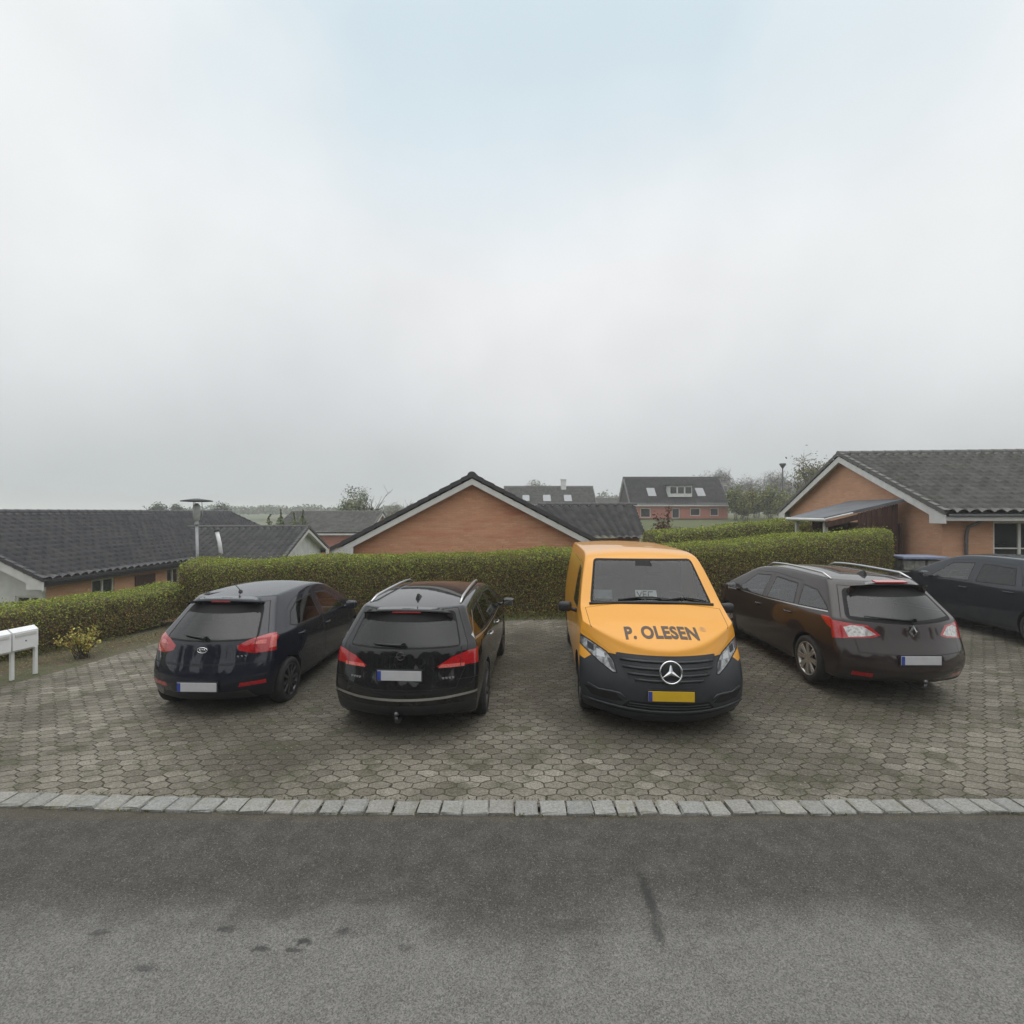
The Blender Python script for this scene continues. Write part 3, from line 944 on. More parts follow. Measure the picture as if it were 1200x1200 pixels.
# ---- orange van ------------------------------------------------------------
def build_van(loc, rz):
    root = empty('delivery_van', loc, rz, 'orange delivery van with black front bumper, facing the road between two estate cars', 'van')
    P = 'paint_van'
    S = dict(paint=P, us=[-1, -.93, -.5, 0, .5, .93, 1],
        st=[(-2.57, 1, 0), (-2.52, 1, 0), (-2.35, .6, 0), (-1.9, 0, 0), (-.9, 0, 0), (0, 0, 0), (.45, 0, 0), (.70, 0, 0), (.86, 0, 0), (1.15, 0, 0), (1.44, 0, 0), (1.54, 0, 0)]
           + [(1.80, 0, .12), (2.08, 0, .5), (2.30, 0, .85), (2.42, 0, .97), (2.53, 0, 1), (2.58, 0, 1)],
        fl=[0, .10, .35, .65, .93, 1.0], fu=[.10, .5, .90, 1.0],
        zbot=[(-2.5, .34), (-2, .26), (1.5, .22), (2.3, .13), (2.6, .13)],
        zbelt=[(-2.5, 1.12), (.6, 1.12), (1.5, 1.14), (2.1, .98), (2.3, .80), (2.5, .72)],
        ztop=[(-2.55, 1.86), (-2.0, 1.895), (-.5, 1.91), (.45, 1.905), (.70, 1.88), (.86, 1.835), (1.48, 1.275), (1.9, 1.13), (2.2, .99), (2.36, .90), (2.6, .80)],
        yrear=[(.3, -2.5), (.5, -2.58), (1.2, -2.56), (1.9, -2.46)],
        yfront=[(.13, 2.48), (.20, 2.54), (.30, 2.59), (.42, 2.61), (.56, 2.59), (.74, 2.52), (.88, 2.44), (.95, 2.38)],
        cr=.12, cf=.52, pf=2.6,
        wlow=[(0, .93), (.15, .97), (.4, .982), (.7, .972), (1, .945)],
        wup=[(1.1, .945), (1.2, .93), (1.5, .885), (1.80, .815), (1.92, .775)],
        plan=[(-2.6, .97), (-2, 1), (1.3, 1.0), (2.0, .995), (2.6, .965)],
        crown=[(-2.5, .04), (0, .05), (.8, .045), (1.5, .03), (1.9, .05), (2.5, .05)],
        axle_r=-1.53, axle_f=1.67, rw=.33, ra=.385,
        doors=[([(1.28, .36), (1.34, .70), (1.34, 1.14), (1.30, 1.28), (.78, 1.745), (.28, 1.775), (.28, .34)],
                [(1.16, 1.17), (1.14, 1.30), (.74, 1.675), (.36, 1.70), (.36, 1.15)], .42, 1.0, 'glass')],
        side_trim=[([(-1.1, .24), (-1.1, .33), (1.25, .33), (1.25, .24)], 'grey_plastic')])
    B = Body(S)
    # black bumper, wrapping the corners to the wheel arch
    B.region([(-1.1, .10), (1.1, .10), (1.1, .80), (.62, .62), (.55, .87), (-.55, .87), (-.62, .62), (-1.1, .80)], 'front', 'bumper', 'grey_plastic', 'front_bumper')
    for sd in ('R', 'L'):
        B.region([(1.98, .10), (1.98, .62), (2.10, .80), (2.2, .845), (2.8, .845), (2.8, .10)], sd, 'bumper', 'grey_plastic', 'front_bumper')
    car_common(B, S, root)
    # bonnet outline
    hood = [(-.565, 2.46), (-.66, 2.30), (-.83, 1.95), (-.86, 1.56), (-.5, 1.51), (.5, 1.51), (.86, 1.56), (.83, 1.95), (.66, 2.30), (.565, 2.46)]
    hf = lambda c, n: n.z > .35 and c.y > 1.4 and c.z > .82
    def keep_paint(fs): pass
    B.panel(hood, 'top', 'bonnet', P, 'bonnet', None, .006, lambda c, n: n.z > .35 and c.y > 1.4 and c.z > .868)
    # grille and headlights
    gr = [(-.565, .865), (.565, .865), (.55, .76), (.44, .60), (.30, .565), (-.30, .565), (-.44, .60), (-.55, .76)]
    B.region(gr, 'front', 'grille', 'black_plastic', 'grille', 'bumper')
    hl = [(.99, 1.02), (.93, .985), (.80, .93), (.66, .86), (.585, .78), (.555, .65), (.60, .64), (.74, .72), (.88, .82), (.99, .90)]
    for s, sd in ((1, 'R'), (-1, 'L')):
        f = (lambda p: p) if s > 0 else mirror_poly
        B.region(f(hl), 'front', 'hl' + sd, 'gap', 'headlight')
        B.region([(1.96, .96), (2.10, .86), (2.25, .84), (2.45, .86), (2.2, 1.0), (2.05, 1.03)], sd, 'hl' + sd, 'head_lens', 'headlight', None, (lambda c, n, s=s: c.x * s > .3 and n.x * s > .75))
        B.region(f(inset2d(hl, .014)), 'front', 'hl' + sd, 'head_lens', 'headlight')
        B.region(f([(.68, .79), (.77, .79), (.77, .87), (.69, .84)]), 'front', 'hl' + sd, 'silver', 'headlight')
        B.region(f([(.80, .83), (.87, .85), (.87, .93), (.80, .90)]), 'front', 'hl' + sd, 'black_plastic', 'headlight')
        B.region(f([(.57, .67), (.62, .69), (.66, .79), (.62, .79)]), 'front', 'hl' + sd, 'dark_alloy', 'headlight')
        # corner intakes and lower groove
        B.region(f([(.50, .36), (.62, .34), (.84, .35), (.92, .44), (.72, .42), (.58, .43)]), 'front', 'intake' + sd, 'gap', 'air_intake', 'bumper')
    B.region(round2d([(-.52, .30), (.52, .30), (.44, .385), (-.44, .385)], .03), 'front', 'lower_grille', 'gap', 'lower_grille', 'bumper')
    B.region([(-.98, .262), (-.5, .245), (.5, .245), (.98, .262), (.98, .272), (.5, .255), (-.5, .255), (-.98, .272)], 'front', 'bumper', 'gap')
    ws = round2d([(-.79, 1.295), (.79, 1.295), (.685, 1.835), (-.685, 1.835)], .05)
    B.region(ws, 'front', 'ws', 'gap', 'windscreen'); B.region(inset2d(ws, .03), 'front', 'ws', 'screen')
    B.region([(-.12, 1.74), (.12, 1.74), (.10, 1.82), (-.10, 1.82)], 'front', 'ws', 'gap')
    # load side: sliding door outline, rear doors
    for sd in ('R', 'L'):
        B.panel([(.24, .36), (.24, 1.74), (-.95, 1.75), (-.95, .36)], sd, 'slide' + sd, P, 'sliding_door')
    RB = Rays(B); objs = B.build(root); B2[0] = RB
    car_finish(B, S, root, objs)
    # grille bars
    bm = new_bm()
    for z, w in ((.81, .52), (.74, .50), (.675, .45), (.62, .38)):
        pts = []
        for k in range(13):
            x = -w + 2 * w * k / 12
            p, n = RB.front(x, z); pts.append(p + Vector((0, .012, 0)))
        add_tube(bm, pts, .015, 6)
    obj_bm('grille_bars', bm, M['grey_plastic'], objs['grille'], True)
    bm = new_bm()
    for z, w in ((.325, .46), (.355, .44)):
        add_tube(bm, [RB.front(-w + 2 * w * k / 12, z)[0] + Vector((0, .006, 0)) for k in range(13)], .006, 5)
    obj_bm('grille_bars', bm, M['grey_plastic'], objs['lower_grille'], True)
    # lower lip of the bumper
    bm = new_bm()
    pts = []
    for k in range(23):
        x = -.93 + 1.86 * k / 22
        h = RB.front(x, .285)
        if h[0] is not None: pts.append(h[0] + Vector((0, .008, 0)))
    add_tube(bm, pts, .014, 6)
    for s in (1, -1):
        pts = [RB.front(s * x, z)[0] + Vector((0, .006, 0)) for x, z in ((.48, .40), (.54, .445), (.64, .445), (.76, .435), (.88, .47))]
        add_tube(bm, pts, .012, 6)
    obj_bm('bumper_lip', bm, M['grey_plastic'], objs['bumper'], True)
    # three-pointed star in a ring
    p, n = RB.front(0, .725)
    c = p + Vector((0, .068, .004)); rot = Matrix.Rotation(R(12), 3, 'X')
    bm = new_bm(); r0 = .118
    add_tube(bm, [c + rot @ Vector((r0 * math.cos(t), 0, r0 * math.sin(t))) for t in np.linspace(0, 2 * math.pi, 37)], .0105, 8, cap=False)
    for k in range(3):
        a = math.pi / 2 + k * 2 * math.pi / 3
        d = Vector((math.cos(a), 0, math.sin(a))); e = Vector((-d.z, 0, d.x))
        tip = c + rot @ (d * r0 * .97); bl = c + rot @ (e * .022 + d * .012); br = c + rot @ (-e * .022 + d * .012)
        ctr = c + rot @ Vector((0, .014, 0)); back = c + rot @ Vector((0, -.006, 0))
        for tri in ((ctr, bl, tip), (ctr, tip, br), (back, tip, bl), (back, br, tip)):
            add_poly(bm, tri)
        add_poly(bm, (ctr, br, c + rot @ (Vector((math.cos(a - math.pi / 3), 0, math.sin(a - math.pi / 3))) * .024)))
        add_poly(bm, (ctr, c + rot @ (Vector((math.cos(a + math.pi / 3), 0, math.sin(a + math.pi / 3))) * .024), bl))
    bmesh.ops.recalc_face_normals(bm, faces=bm.faces)
    st = obj_bm('star_badge', bm, M['chrome'], root)
    bm = new_bm(); add_lathe(bm, [(-.02, .11), (.0, .112), (.008, .10), (.008, .001)], 'y', c=c - Vector((0, .022, 0)), seg=28)
    obj_bm('badge_back', bm, M['black_plastic'], st, True)
    make_plate(root, RB, .47, 'yellow_plate', 'front', name='number_plate')
    # lettering on the bonnet
    def lettering(txt, size, xc, yc, sx, off, mat, bold=.0):
        cu = bpy.data.curves.new('t', 'FONT'); cu.body = txt; cu.size = size; cu.offset = bold; cu.align_x = 'CENTER'; cu.resolution_u = 4
        cu.space_character = 1.06
        to = bpy.data.objects.new('t', cu); COL.objects.link(to)
        dg = bpy.context.evaluated_depsgraph_get(); dg.update()
        me = bpy.data.meshes.new_from_object(to.evaluated_get(dg))
        bm = bmesh.new(); bm.from_mesh(me)
        bpy.data.objects.remove(to); bpy.data.meshes.remove(me); bpy.data.curves.remove(cu)
        bmesh.ops.subdivide_edges(bm, edges=[e for e in bm.edges if e.calc_length() > .05], cuts=2)
        bmesh.ops.triangulate(bm, faces=bm.faces[:])
        ys = [v.co.y for v in bm.verts]; ym = (min(ys) + max(ys)) / 2
        for v in bm.verts:
            x = xc - v.co.x * sx; y = yc - (v.co.y - ym)
            h = RB.top(x, y)
            v.co = Vector((x, y, h[0].z + off))
        bmesh.ops.recalc_face_normals(bm, faces=bm.faces)
        return obj_bm('lettering', bm, M[mat], objs['bonnet'])
    lettering('P. OLESEN', .275, .01, 2.125, .655, .004, 'brown_ink', .011)
    lettering('\u00ae', .10, -.50, 2.04, 1.0, .004, 'grey_ink')
    # wipers at the foot of the windscreen
    for xa, xb in ((.42, -.28), (-.20, -.72)):
        bm = new_bm(); pts = []
        for k in range(7):
            t = k / 6; x = lerp(xa, xb, t)
            h = RB.top(x, 1.475 - .04 * math.sin(t * 3))
            pts.append(h[0] + Vector((0, .0, .022)))
        add_tube(bm, pts, [.016, .014, .012, .011, .011, .011, .008], 6)
        obj_bm('wiper', bm, M['black_plastic'], root, True)
    bm = new_bm()
    pts = [RB.top(-.80 + 1.6 * k / 14, 1.495)[0] + Vector((0, 0, .004)) for k in range(15)]
    add_tube(bm, pts, .022, 6)
    obj_bm('cowl_trim', bm, M['black_plastic'], root, True)
    for s in (1, -1):
        make_mirror(root, RB, 1.14, 1.14, s, 'black_plastic', .18)
        make_wheel(root, s * .945, S['axle_r'], .33, s, 'dark_alloy', 6)
        make_wheel(root, s * .945, S['axle_f'], .33, s, 'dark_alloy', 6)
    make_interior(root, .35, -.9, .85, 1.30, 1.24, -.42, .55, rear_seats=False, sz=.72)
    bm = new_bm()
    add_box(bm, (0, -.12, 1.05), (1.62, .03, 1.45)); obj_bm('bulkhead', bm, M['cabin'], root)
    # papers lying on the dashboard
    def paper(name, pts, mat):
        bm = new_bm(); add_poly(bm, pts); bmesh.ops.solidify(bm, geom=bm.faces[:], thickness=.003)
        return obj_bm(name, bm, M[mat], root)
    pa = paper('paper_note', [(.15, 1.26, 1.33), (-.13, 1.28, 1.33), (-.13, 1.21, 1.43), (.15, 1.19, 1.43)], 'paper')
    bm = new_bm()
    for (x0, z0, x1, z1) in ((.13, .08, .10, .02), (.10, .02, .07, .08), (.05, .015, .05, .085), (.05, .085, .0, .085), (.05, .05, .01, .05), (-.02, .08, -.08, .08), (-.02, .02, -.08, .02), (-.02, .08, -.02, .02)):
        def q(x, z): return Vector((x, 1.272 - z * .7 + .008, 1.335 + z * .98))
        add_tube(bm, [q(x0, z0), q(x1, z1)], .006, 5)
    obj_bm('note_marks', bm, M['ink'], pa, True)
    paper('paper_sheet', [(.70, 1.18, 1.31), (.46, 1.22, 1.31), (.46, 1.13, 1.42), (.70, 1.09, 1.42)], 'cabin_paper')
    return root
M['cabin_paper'] = simple('grey_paper', (0.30, 0.32, 0.33), 0.8)
# ------------------------------------------------------------------ environment materials
def mat_asphalt():
    t = NT('asphalt'); o = t.obj(); X, Y, Z = t.sep(o)[:3]
    big = t.noise(o, .55, 4, .55)
    mid = t.noise(o, 5, 4, .6)
    vor = t.n("ShaderNodeTexVoronoi"); t.l(o, vor.inputs["Vector"]); vor.inputs["Scale"].default_value = 150
    fine = t.noise(o, 140, 2, .6)
    # darker damp strip along the kerb with a ragged edge
    edge = t.math('ADD', Y, t.math('MULTIPLY', t.math('SUBTRACT', big, .5), 1.5))
    edge = t.math('ADD', edge, t.math('MULTIPLY', t.math('SUBTRACT', mid, .5), .55))
    edge = t.math('ADD', edge, t.math('MULTIPLY', X, .015))
    damp = t.maprange(edge, 2.85, 3.45)
    base = t.mix(damp, (0.160, 0.156, 0.146), (0.062, 0.058, 0.051))
    base = t.mix(t.maprange(mid, .35, .75, 0, .45), base, (0.115, 0.11, 0.102))
    # aggregate chips
    chips = t.maprange(vor.outputs["Color"], .0, 1.0, .55, 1.55, False)
    nd = t.n("ShaderNodeSeparateColor"); t.l(vor.outputs["Color"], nd.inputs[0])
    chips = t.maprange(nd.outputs[0], 0, 1, .60, 1.40, False)
    c = t.mix(1.0, base, chips, 'MULTIPLY')
    light = t.maprange(nd.outputs[1], .93, .97)
    c = t.mix(t.math('MULTIPLY', light, .34), c, (0.32, 0.31, 0.28))
    # oil spots and one long drip stain
    ragged = t.noise(o, 26, 4, .7)
    def spot(x, y, rx, ry, k=.8):
        dx = t.math('DIVIDE', t.math('SUBTRACT', X, x), rx); dy = t.math('DIVIDE', t.math('SUBTRACT', Y, y), ry)
        d = t.math('SQRT', t.math('ADD', t.math('MULTIPLY', dx, dx), t.math('MULTIPLY', dy, dy)))
        d = t.math('ADD', d, t.math('MULTIPLY', t.math('SUBTRACT', ragged, .5), 2.6))
        return t.math('MULTIPLY', t.maprange(d, 1.25, .35), k)
    m = spot(.905, 3.40, .045, .27, .75)
    for a in ((.885, 3.12, .035, .12, .55), (-1.47, 2.99, .06, .025, .7), (-1.28, 2.98, .06, .02, .7), (-1.24, 3.04, .06, .03, .8), (-1.02, 3.12, .05, .03, .6), (-1.75, 3.13, .06, .03, .6),
              (-.95, 3.35, .07, .04, .4), (-2.5, 3.1, .07, .03, .5), (-2.05, 2.86, .07, .03, .55), (.35, 3.15, .16, .06, .4), (-.62, 3.0, .05, .03, .4)):
        m = t.math('MAXIMUM', m, spot(*a))
    c = t.mix(m, c, (0.03, 0.03, 0.029))
    # sand and dirt collected against the kerb stones
    kd = t.maprange(t.math('ADD', Y, t.math('MULTIPLY', t.math('SUBTRACT', mid, .5), .22)), 4.16, 4.30)
    c = t.mix(t.math('MULTIPLY', kd, .35), c, (0.10, 0.088, 0.055))
    h = t.math('ADD', nd.outputs[0], t.math('MULTIPLY', fine, .6))
    b = t.bsdf(c, t.mix(damp, (.9, .9, .9), (.75, .75, .75)), 0, t.bump(h, .7, .006), spec=.16)
    return t.done(b)

def mat_pavers():
    """interlocking concrete paving stones with wavy edges, moss in the joints"""
    t = NT('paving_stones'); o = t.obj(); X, Y, Z = t.sep(o)[:3]
    W, Hh = .205, .112
    def tri(v, p):
        s = t.math('PINGPONG', v, p / 2)
        return t.math('SUBTRACT', t.math('DIVIDE', s, p / 2), .5)
    n1 = t.noise(o, 8, 2)
    X2 = t.math('ADD', X, t.math('MULTIPLY', t.math('SUBTRACT', n1, .5), .085))
    Y2 = t.math('ADD', Y, t.math('MULTIPLY', t.math('SUBTRACT', t.noise(o, 7.1, 3), .5), .062))
    xz = X2
    alt = t.math('COSINE', t.math('MULTIPLY', Y2, math.pi / Hh))
    yz = t.math('ADD', Y2, t.math('MULTIPLY', t.math('MULTIPLY', tri(X2, W), alt), -.050))
    v = t.comb(xz, yz, 0.0)
    br = t.n("ShaderNodeTexBrick"); t.l(v, br.inputs["Vector"])
    br.inputs["Scale"].default_value = 1.0
    br.inputs["Brick Width"].default_value = W; br.inputs["Row Height"].default_value = Hh
    br.inputs["Mortar Size"].default_value = .0075; br.inputs["Mortar Smooth"].default_value = .35
    br.inputs["Bias"].default_value = 0.0
    br.inputs["Color1"].default_value = (0, 0, 0, 1); br.inputs["Color2"].default_value = (1, 1, 1, 1); br.inputs["Mortar"].default_value = (.5, .5, .5, 1)
    r = t.n("ShaderNodeSeparateColor"); t.l(br.outputs["Color"], r.inputs[0])
    tone = t.ramp(r.outputs[0], [(0, (0.132, 0.118, 0.094)), (.3, (0.182, 0.167, 0.138)), (.7, (0.196, 0.177, 0.144)), (1.0, (0.255, 0.236, 0.198))])
    big = t.noise(o, .45, 5, .6); mid = t.noise(o, 2.6, 5, .65); fine = t.noise(o, 62, 3, .75)
    c = t.mix(t.maprange(big, .40, .62, 0, .78), tone, (0.078, 0.070, 0.056))
    # grimy, oily standing places where the cars park
    def park(x, y, rx, ry, k):
        dx = t.math('DIVIDE', t.math('SUBTRACT', X, x), rx); dy = t.math('DIVIDE', t.math('SUBTRACT', Y, y), ry)
        d = t.math('SQRT', t.math('ADD', t.math('MULTIPLY', dx, dx), t.math('MULTIPLY', dy, dy)))
        d = t.math('ADD', d, t.math('MULTIPLY', t.math('SUBTRACT', mid, .5), 1.2))
        return t.math('MULTIPLY', t.maprange(d, 1.1, .35), k)
    m = park(-1.2, 6.4, 1.2, 1.25, .62)
    for a in ((-3.7, 7.0, 1.3, 1.5, .5), (1.6, 5.9, 1.3, 1.0, .62), (4.6, 6.9, 1.5, 1.4, .45), (.4, 8.8, 1.1, 3.0, .62), (3.4, 8.0, .7, 2.4, .5), (-2.5, 8.2, .7, 2.4, .5), (-2.4, 5.3, .8, .5, .4), (7.2, 7.6, 1.6, 2.6, .25)):
        m = t.math('MAXIMUM', m, park(*a))
    c = t.mix(m, c, (0.052, 0.046, 0.036))
    c = t.mix(t.maprange(mid, .48, .68, 0, .65), c, (0.062, 0.062, 0.040))
    c = t.mix(1.0, c, t.maprange(fine, .28, .72, .48, 1.52, False), 'MULTIPLY')
    # joints: dark soil and moss
    jm = t.mix(t.maprange(mid, .4, .65), (0.040, 0.035, 0.026), (0.060, 0.066, 0.026))
    c = t.mix(t.math('MULTIPLY', br.outputs["Fac"], .92), c, jm)
    # fallen specks
    vo = t.n("ShaderNodeTexVoronoi"); t.l(o, vo.inputs["Vector"]); vo.inputs["Scale"].default_value = 26
    rc = t.n("ShaderNodeSeparateColor"); t.l(vo.outputs["Color"], rc.inputs[0])
    near = t.math('LESS_THAN', vo.outputs["Distance"], .22)
    sp = t.math('MULTIPLY', near, t.math('GREATER_THAN', rc.outputs[0], .80))
    c = t.mix(t.math('MULTIPLY', sp, .75), c, t.mix(rc.outputs[1], (0.30, 0.28, 0.22), (0.14, 0.095, 0.045)))
    h = t.math('SUBTRACT', t.math('MULTIPLY', fine, .25), br.outputs["Fac"])
    b = t.bsdf(c, .82, 0, t.bump(h, 1.0, .016), spec=.14)
    return t.done(b)

def mat_kerb():
    t = NT('granite_setts'); o = t.obj()
    at = t.n("ShaderNodeAttribute", attribute_name="Col")
    n = t.noise(o, 55, 4, .7); n2 = t.noise(o, 9, 3)
    c = t.mix(t.maprange(n, .3, .7), (0.165, 0.165, 0.152), (0.295, 0.293, 0.272))
    c = t.mix(t.maprange(n2, .5, .75, 0, .6), c, (0.175, 0.175, 0.12))
    c = t.mix(1.0, c, at.outputs["Color"], 'MULTIPLY')
    return t.done(t.bsdf(c, .8, 0, t.bump(n, .6, .006)))

def mat_soil():
    t = NT('soil'); o = t.obj()
    a = t.noise(o, 3, 5, .65); b = t.noise(o, 38, 4, .7)
    c = t.mix(t.maprange(a, .35, .65), (0.115, 0.092, 0.062), (0.085, 0.092, 0.040))
    c = t.mix(1.0, c, t.maprange(b, .25, .75, .55, 1.5, False), 'MULTIPLY')
    return t.done(t.bsdf(c, .95, 0, t.bump(b, .9, .03)))

def mat_ground():
    t = NT('meadow'); o = t.obj()
    a = t.noise(o, .03, 4, .6); b = t.noise(o, 1.2, 5, .7)
    c = t.mix(t.maprange(a, .35, .65), (0.055, 0.082, 0.022), (0.095, 0.098, 0.036))
    c = t.mix(t.maprange(b, .4, .75, 0, .5), c, (0.10, 0.085, 0.045))
    return t.done(t.bsdf(c, .95, 0, t.bump(b, .8, .06)))

def mat_leaf(name, rough=.6, trans=.25):
    t = NT(name)
    at = t.n("ShaderNodeAttribute", attribute_name="Col")
    d = t.bsdf(at.outputs["Color"], rough, spec=.25)
    tr = t.n("ShaderNodeBsdfTranslucent"); t.l(at.outputs["Color"], tr.inputs[0])
    mx = t.n("ShaderNodeMixShader"); mx.inputs[0].default_value = trans
    t.l(d.outputs[0], mx.inputs[1]); t.l(tr.outputs[0], mx.inputs[2])
    t.l(mx.outputs[0], t.out.inputs["Surface"])
    return t.m

def mat_brick(name, c1, c2, mortar, streak=.35, tint=None):
    t = NT(name); uv = t.uv(); o = t.obj()
    br = t.n("ShaderNodeTexBrick"); t.l(uv, br.inputs["Vector"])
    br.inputs["Scale"].default_value = 1.0; br.inputs["Brick Width"].default_value = .24; br.inputs["Row Height"].default_value = .067
    br.inputs["Mortar Size"].default_value = .006; br.inputs["Mortar Smooth"].default_value = .2
    br.inputs["Color1"].default_value = (*c1, 1); br.inputs["Color2"].default_value = (*c2, 1); br.inputs["Mortar"].default_value = (*mortar, 1)
    U, V = t.sep(uv)[:2]
    # horizontal bands of burnt bricks and soft weathering patches
    band = t.noise(t.comb(t.math('MULTIPLY', U, .5), t.math('MULTIPLY', V, 4.2), 0.0), 1.0, 4, .65)
    patch = t.noise(uv, .8, 4, .6)
    c = t.mix(t.maprange(band, .48, .72, 0, streak), br.outputs["Color"], tint or tuple(x * .62 for x in c1))
    c = t.mix(t.maprange(patch, .45, .75, 0, .35), c, tuple(min(1, x * 1.22) for x in c2))
    f = t.noise(uv, 45, 3)
    c = t.mix(1.0, c, t.maprange(f, .3, .7, .82, 1.18, False), 'MULTIPLY')
    return t.done(t.bsdf(c, .9, 0, t.bump(t.math('SUBTRACT', t.math('MULTIPLY', f, .3), br.outputs["Fac"]), .5, .008)))

def mat_tiles(name, a, b, moss=(0.06, 0.065, 0.04), mossy=.18):
    t = NT(name); uv = t.uv(); o = t.obj()
    U, V = t.sep(uv)[:2]
    wn = t.n("ShaderNodeTexWhiteNoise", noise_dimensions='2D')
    t.l(t.comb(t.math('FLOOR', t.math('DIVIDE', U, .30)), t.math('FLOOR', t.math('DIVIDE', V, .345)), 0.0), wn.inputs["Vector"])
    n = t.noise(o, 1.4, 5, .65); f = t.noise(o, 30, 3)
    c = t.mix(wn.outputs["Value"], a, b)
    c = t.mix(t.maprange(n, .48, .75, 0, mossy), c, moss)
    c = t.mix(1.0, c, t.maprange(f, .3, .7, .75, 1.25, False), 'MULTIPLY')
    return t.done(t.bsdf(c, .55, 0, t.bump(f, .3, .01), spec=.5))

def mat_wood(name, c, vary=.3, scale=1.0):
    t = NT(name); o = t.obj()
    n = t.noise(t.comb(*[t.math('MULTIPLY', s, k) for s, k in zip(t.sep(o)[:3], (14, 14, 1.5))]), scale, 4, .6)
    cc = t.mix(t.maprange(n, .3, .7), tuple(x * (1 - vary) for x in c), tuple(x * (1 + vary) for x in c))
    return t.done(t.bsdf(cc, .8))

M['asphalt'] = mat_asphalt(); M['pavers'] = mat_pavers(); M['kerb'] = mat_kerb(); M['soil'] = mat_soil(); M['ground'] = mat_ground()
M['leaf'] = mat_leaf('foliage'); M['leaf_far'] = mat_leaf('far_foliage', .8, .15)
M['brick'] = mat_brick('orange_brick', (0.56, 0.265, 0.150), (0.63, 0.325, 0.195), (0.44, 0.31, 0.21), .75, (0.46, 0.145, 0.085))
M['brick_plain'] = mat_brick('yellow_orange_brick', (0.55, 0.285, 0.170), (0.61, 0.335, 0.21), (0.44, 0.33, 0.23), .2)
M['brick_red'] = mat_brick('red_brick', (0.36, 0.125, 0.09), (0.42, 0.16, 0.12), (0.35, 0.25, 0.2), .3)
M['tiles'] = mat_tiles('grey_tiles', (0.030, 0.030, 0.032), (0.064, 0.062, 0.062))
M['tiles_moss'] = mat_tiles('weathered_tiles', (0.052, 0.053, 0.047), (0.108, 0.107, 0.097), (0.075, 0.08, 0.045), .4)
M['tiles_blue'] = mat_tiles('dark_tiles', (0.023, 0.023, 0.027), (0.052, 0.050, 0.053), (0.05, 0.052, 0.035), .15)
M['white_paint'] = simple('white_boards', (0.60, 0.60, 0.58), .55, vary=.08, scale=4)
M['white_clean'] = simple('white_enamel', (0.78, 0.79, 0.78), .4, vary=.04, scale=6)
M['grey_boards'] = simple('pale_grey_boards', (0.60, 0.61, 0.60), .6, vary=.12, scale=3)
M['zinc'] = simple('zinc', (0.17, 0.175, 0.18), .45, .6, vary=.2)
M['galv'] = simple('galvanised', (0.36, 0.37, 0.38), .5, .5, vary=.1)
M['dark_metal'] = simple('dark_metal', (0.035, 0.038, 0.04), .5, .3)
M['pane'] = NT('house_glass').m
def _pane():
    t = NT('window_glass'); n = t.noise(t.obj(), .9, 3)
    c = t.ramp(n, [(.35, (0.008, 0.009, 0.011)), (.65, (0.035, 0.037, 0.04))])
    return t.done(t.bsdf(c, .06, spec=.6))
M['pane'] = _pane()
M['brown_wood'] = mat_wood('brown_stained_boards', (0.062, 0.028, 0.019))
M['felt'] = simple('roofing_felt', (0.10, 0.108, 0.12), .55, vary=.25, scale=1.5)
M['white_wood'] = mat_wood('white_wood', (0.55, 0.54, 0.50), .1)
M['bark'] = mat_wood('bark', (0.075, 0.06, 0.045), .35, .6)
M['twig'] = simple('hedge_twigs', (0.075, 0.060, 0.028), .9, vary=.5, scale=14)
M['bluegrey'] = simple('blue_grey_lid', (0.20, 0.235, 0.33), .5)
M['stonewall'] = simple('pale_rubble', (0.24, 0.24, 0.22), .9, vary=.5, scale=6)
M['skylight'] = simple('skylight_glass', (0.24, 0.25, 0.26), .15, vary=.1)
M['lamp_opal'] = simple('opal_cylinder', (0.42, 0.43, 0.43), .3)

# ------------------------------------------------------------------ terrain
def g(X, Y):
    t = sstep(4.6, 8.0, Y)
    z1 = .020 * X * t
    z2 = max(-1.95, min(.45, .088 * (X - 8)))
    b = sstep(12.6, 16.5, Y)
    z = lerp(z1, z2, b)
    r = X / max(Y, 1.0)
    z3 = lerp(-1.6, 1.75, sstep(-.05, .22, r))
    z = lerp(z, z3, sstep(34, 66, Y))
    return lerp(z, 1.9, sstep(160, 320, Y))

def build_ground():
    xs = list(np.concatenate([-np.geomspace(1000, 24, 16), np.linspace(-22, 22, 56), np.geomspace(24, 1000, 16)]))
    ys = list(np.concatenate([-np.geomspace(200, 6, 6), np.linspace(-4, 34, 58), np.geomspace(35.5, 1200, 30)]))
    V = []; F = []
    for y in ys:
        for x in xs:
            d = 0.0
            if y < 14.5 and abs(x) < 24: d = -.05
            V.append((x, y, g(x, y) + d if y > 0 else -.05))
    nx = len(xs)
    for j in range(len(ys) - 1):
        for i in range(nx - 1):
            a = j * nx + i; F.append((a, a + 1, a + nx + 1, a + nx))
    tag(obj_raw('ground', V, F, M['ground'], None, True), kind='structure')

def kerb_y(X): return 4.29 + (.0065 * X * X if X < 0 else 0.0015 * X * X)

def grid_sheet(name, x0, x1, nx, yfun0, yfun1, ny, zoff, mat, xfun=None):
    V = []; F = []
    for j in range(ny + 1):
        for i in range(nx + 1):
            x = lerp(x0, x1, i / nx); y = lerp(yfun0(x), yfun1(x), j / ny)
            V.append((x, y, g(x, y) + zoff))
    for j in range(ny):
        for i in range(nx):
            a = j * (nx + 1) + i; F.append((a, a + 1, a + nx + 2, a + nx + 1))
    return tag(obj_raw(name, V, F, mat, None, True), kind='structure')

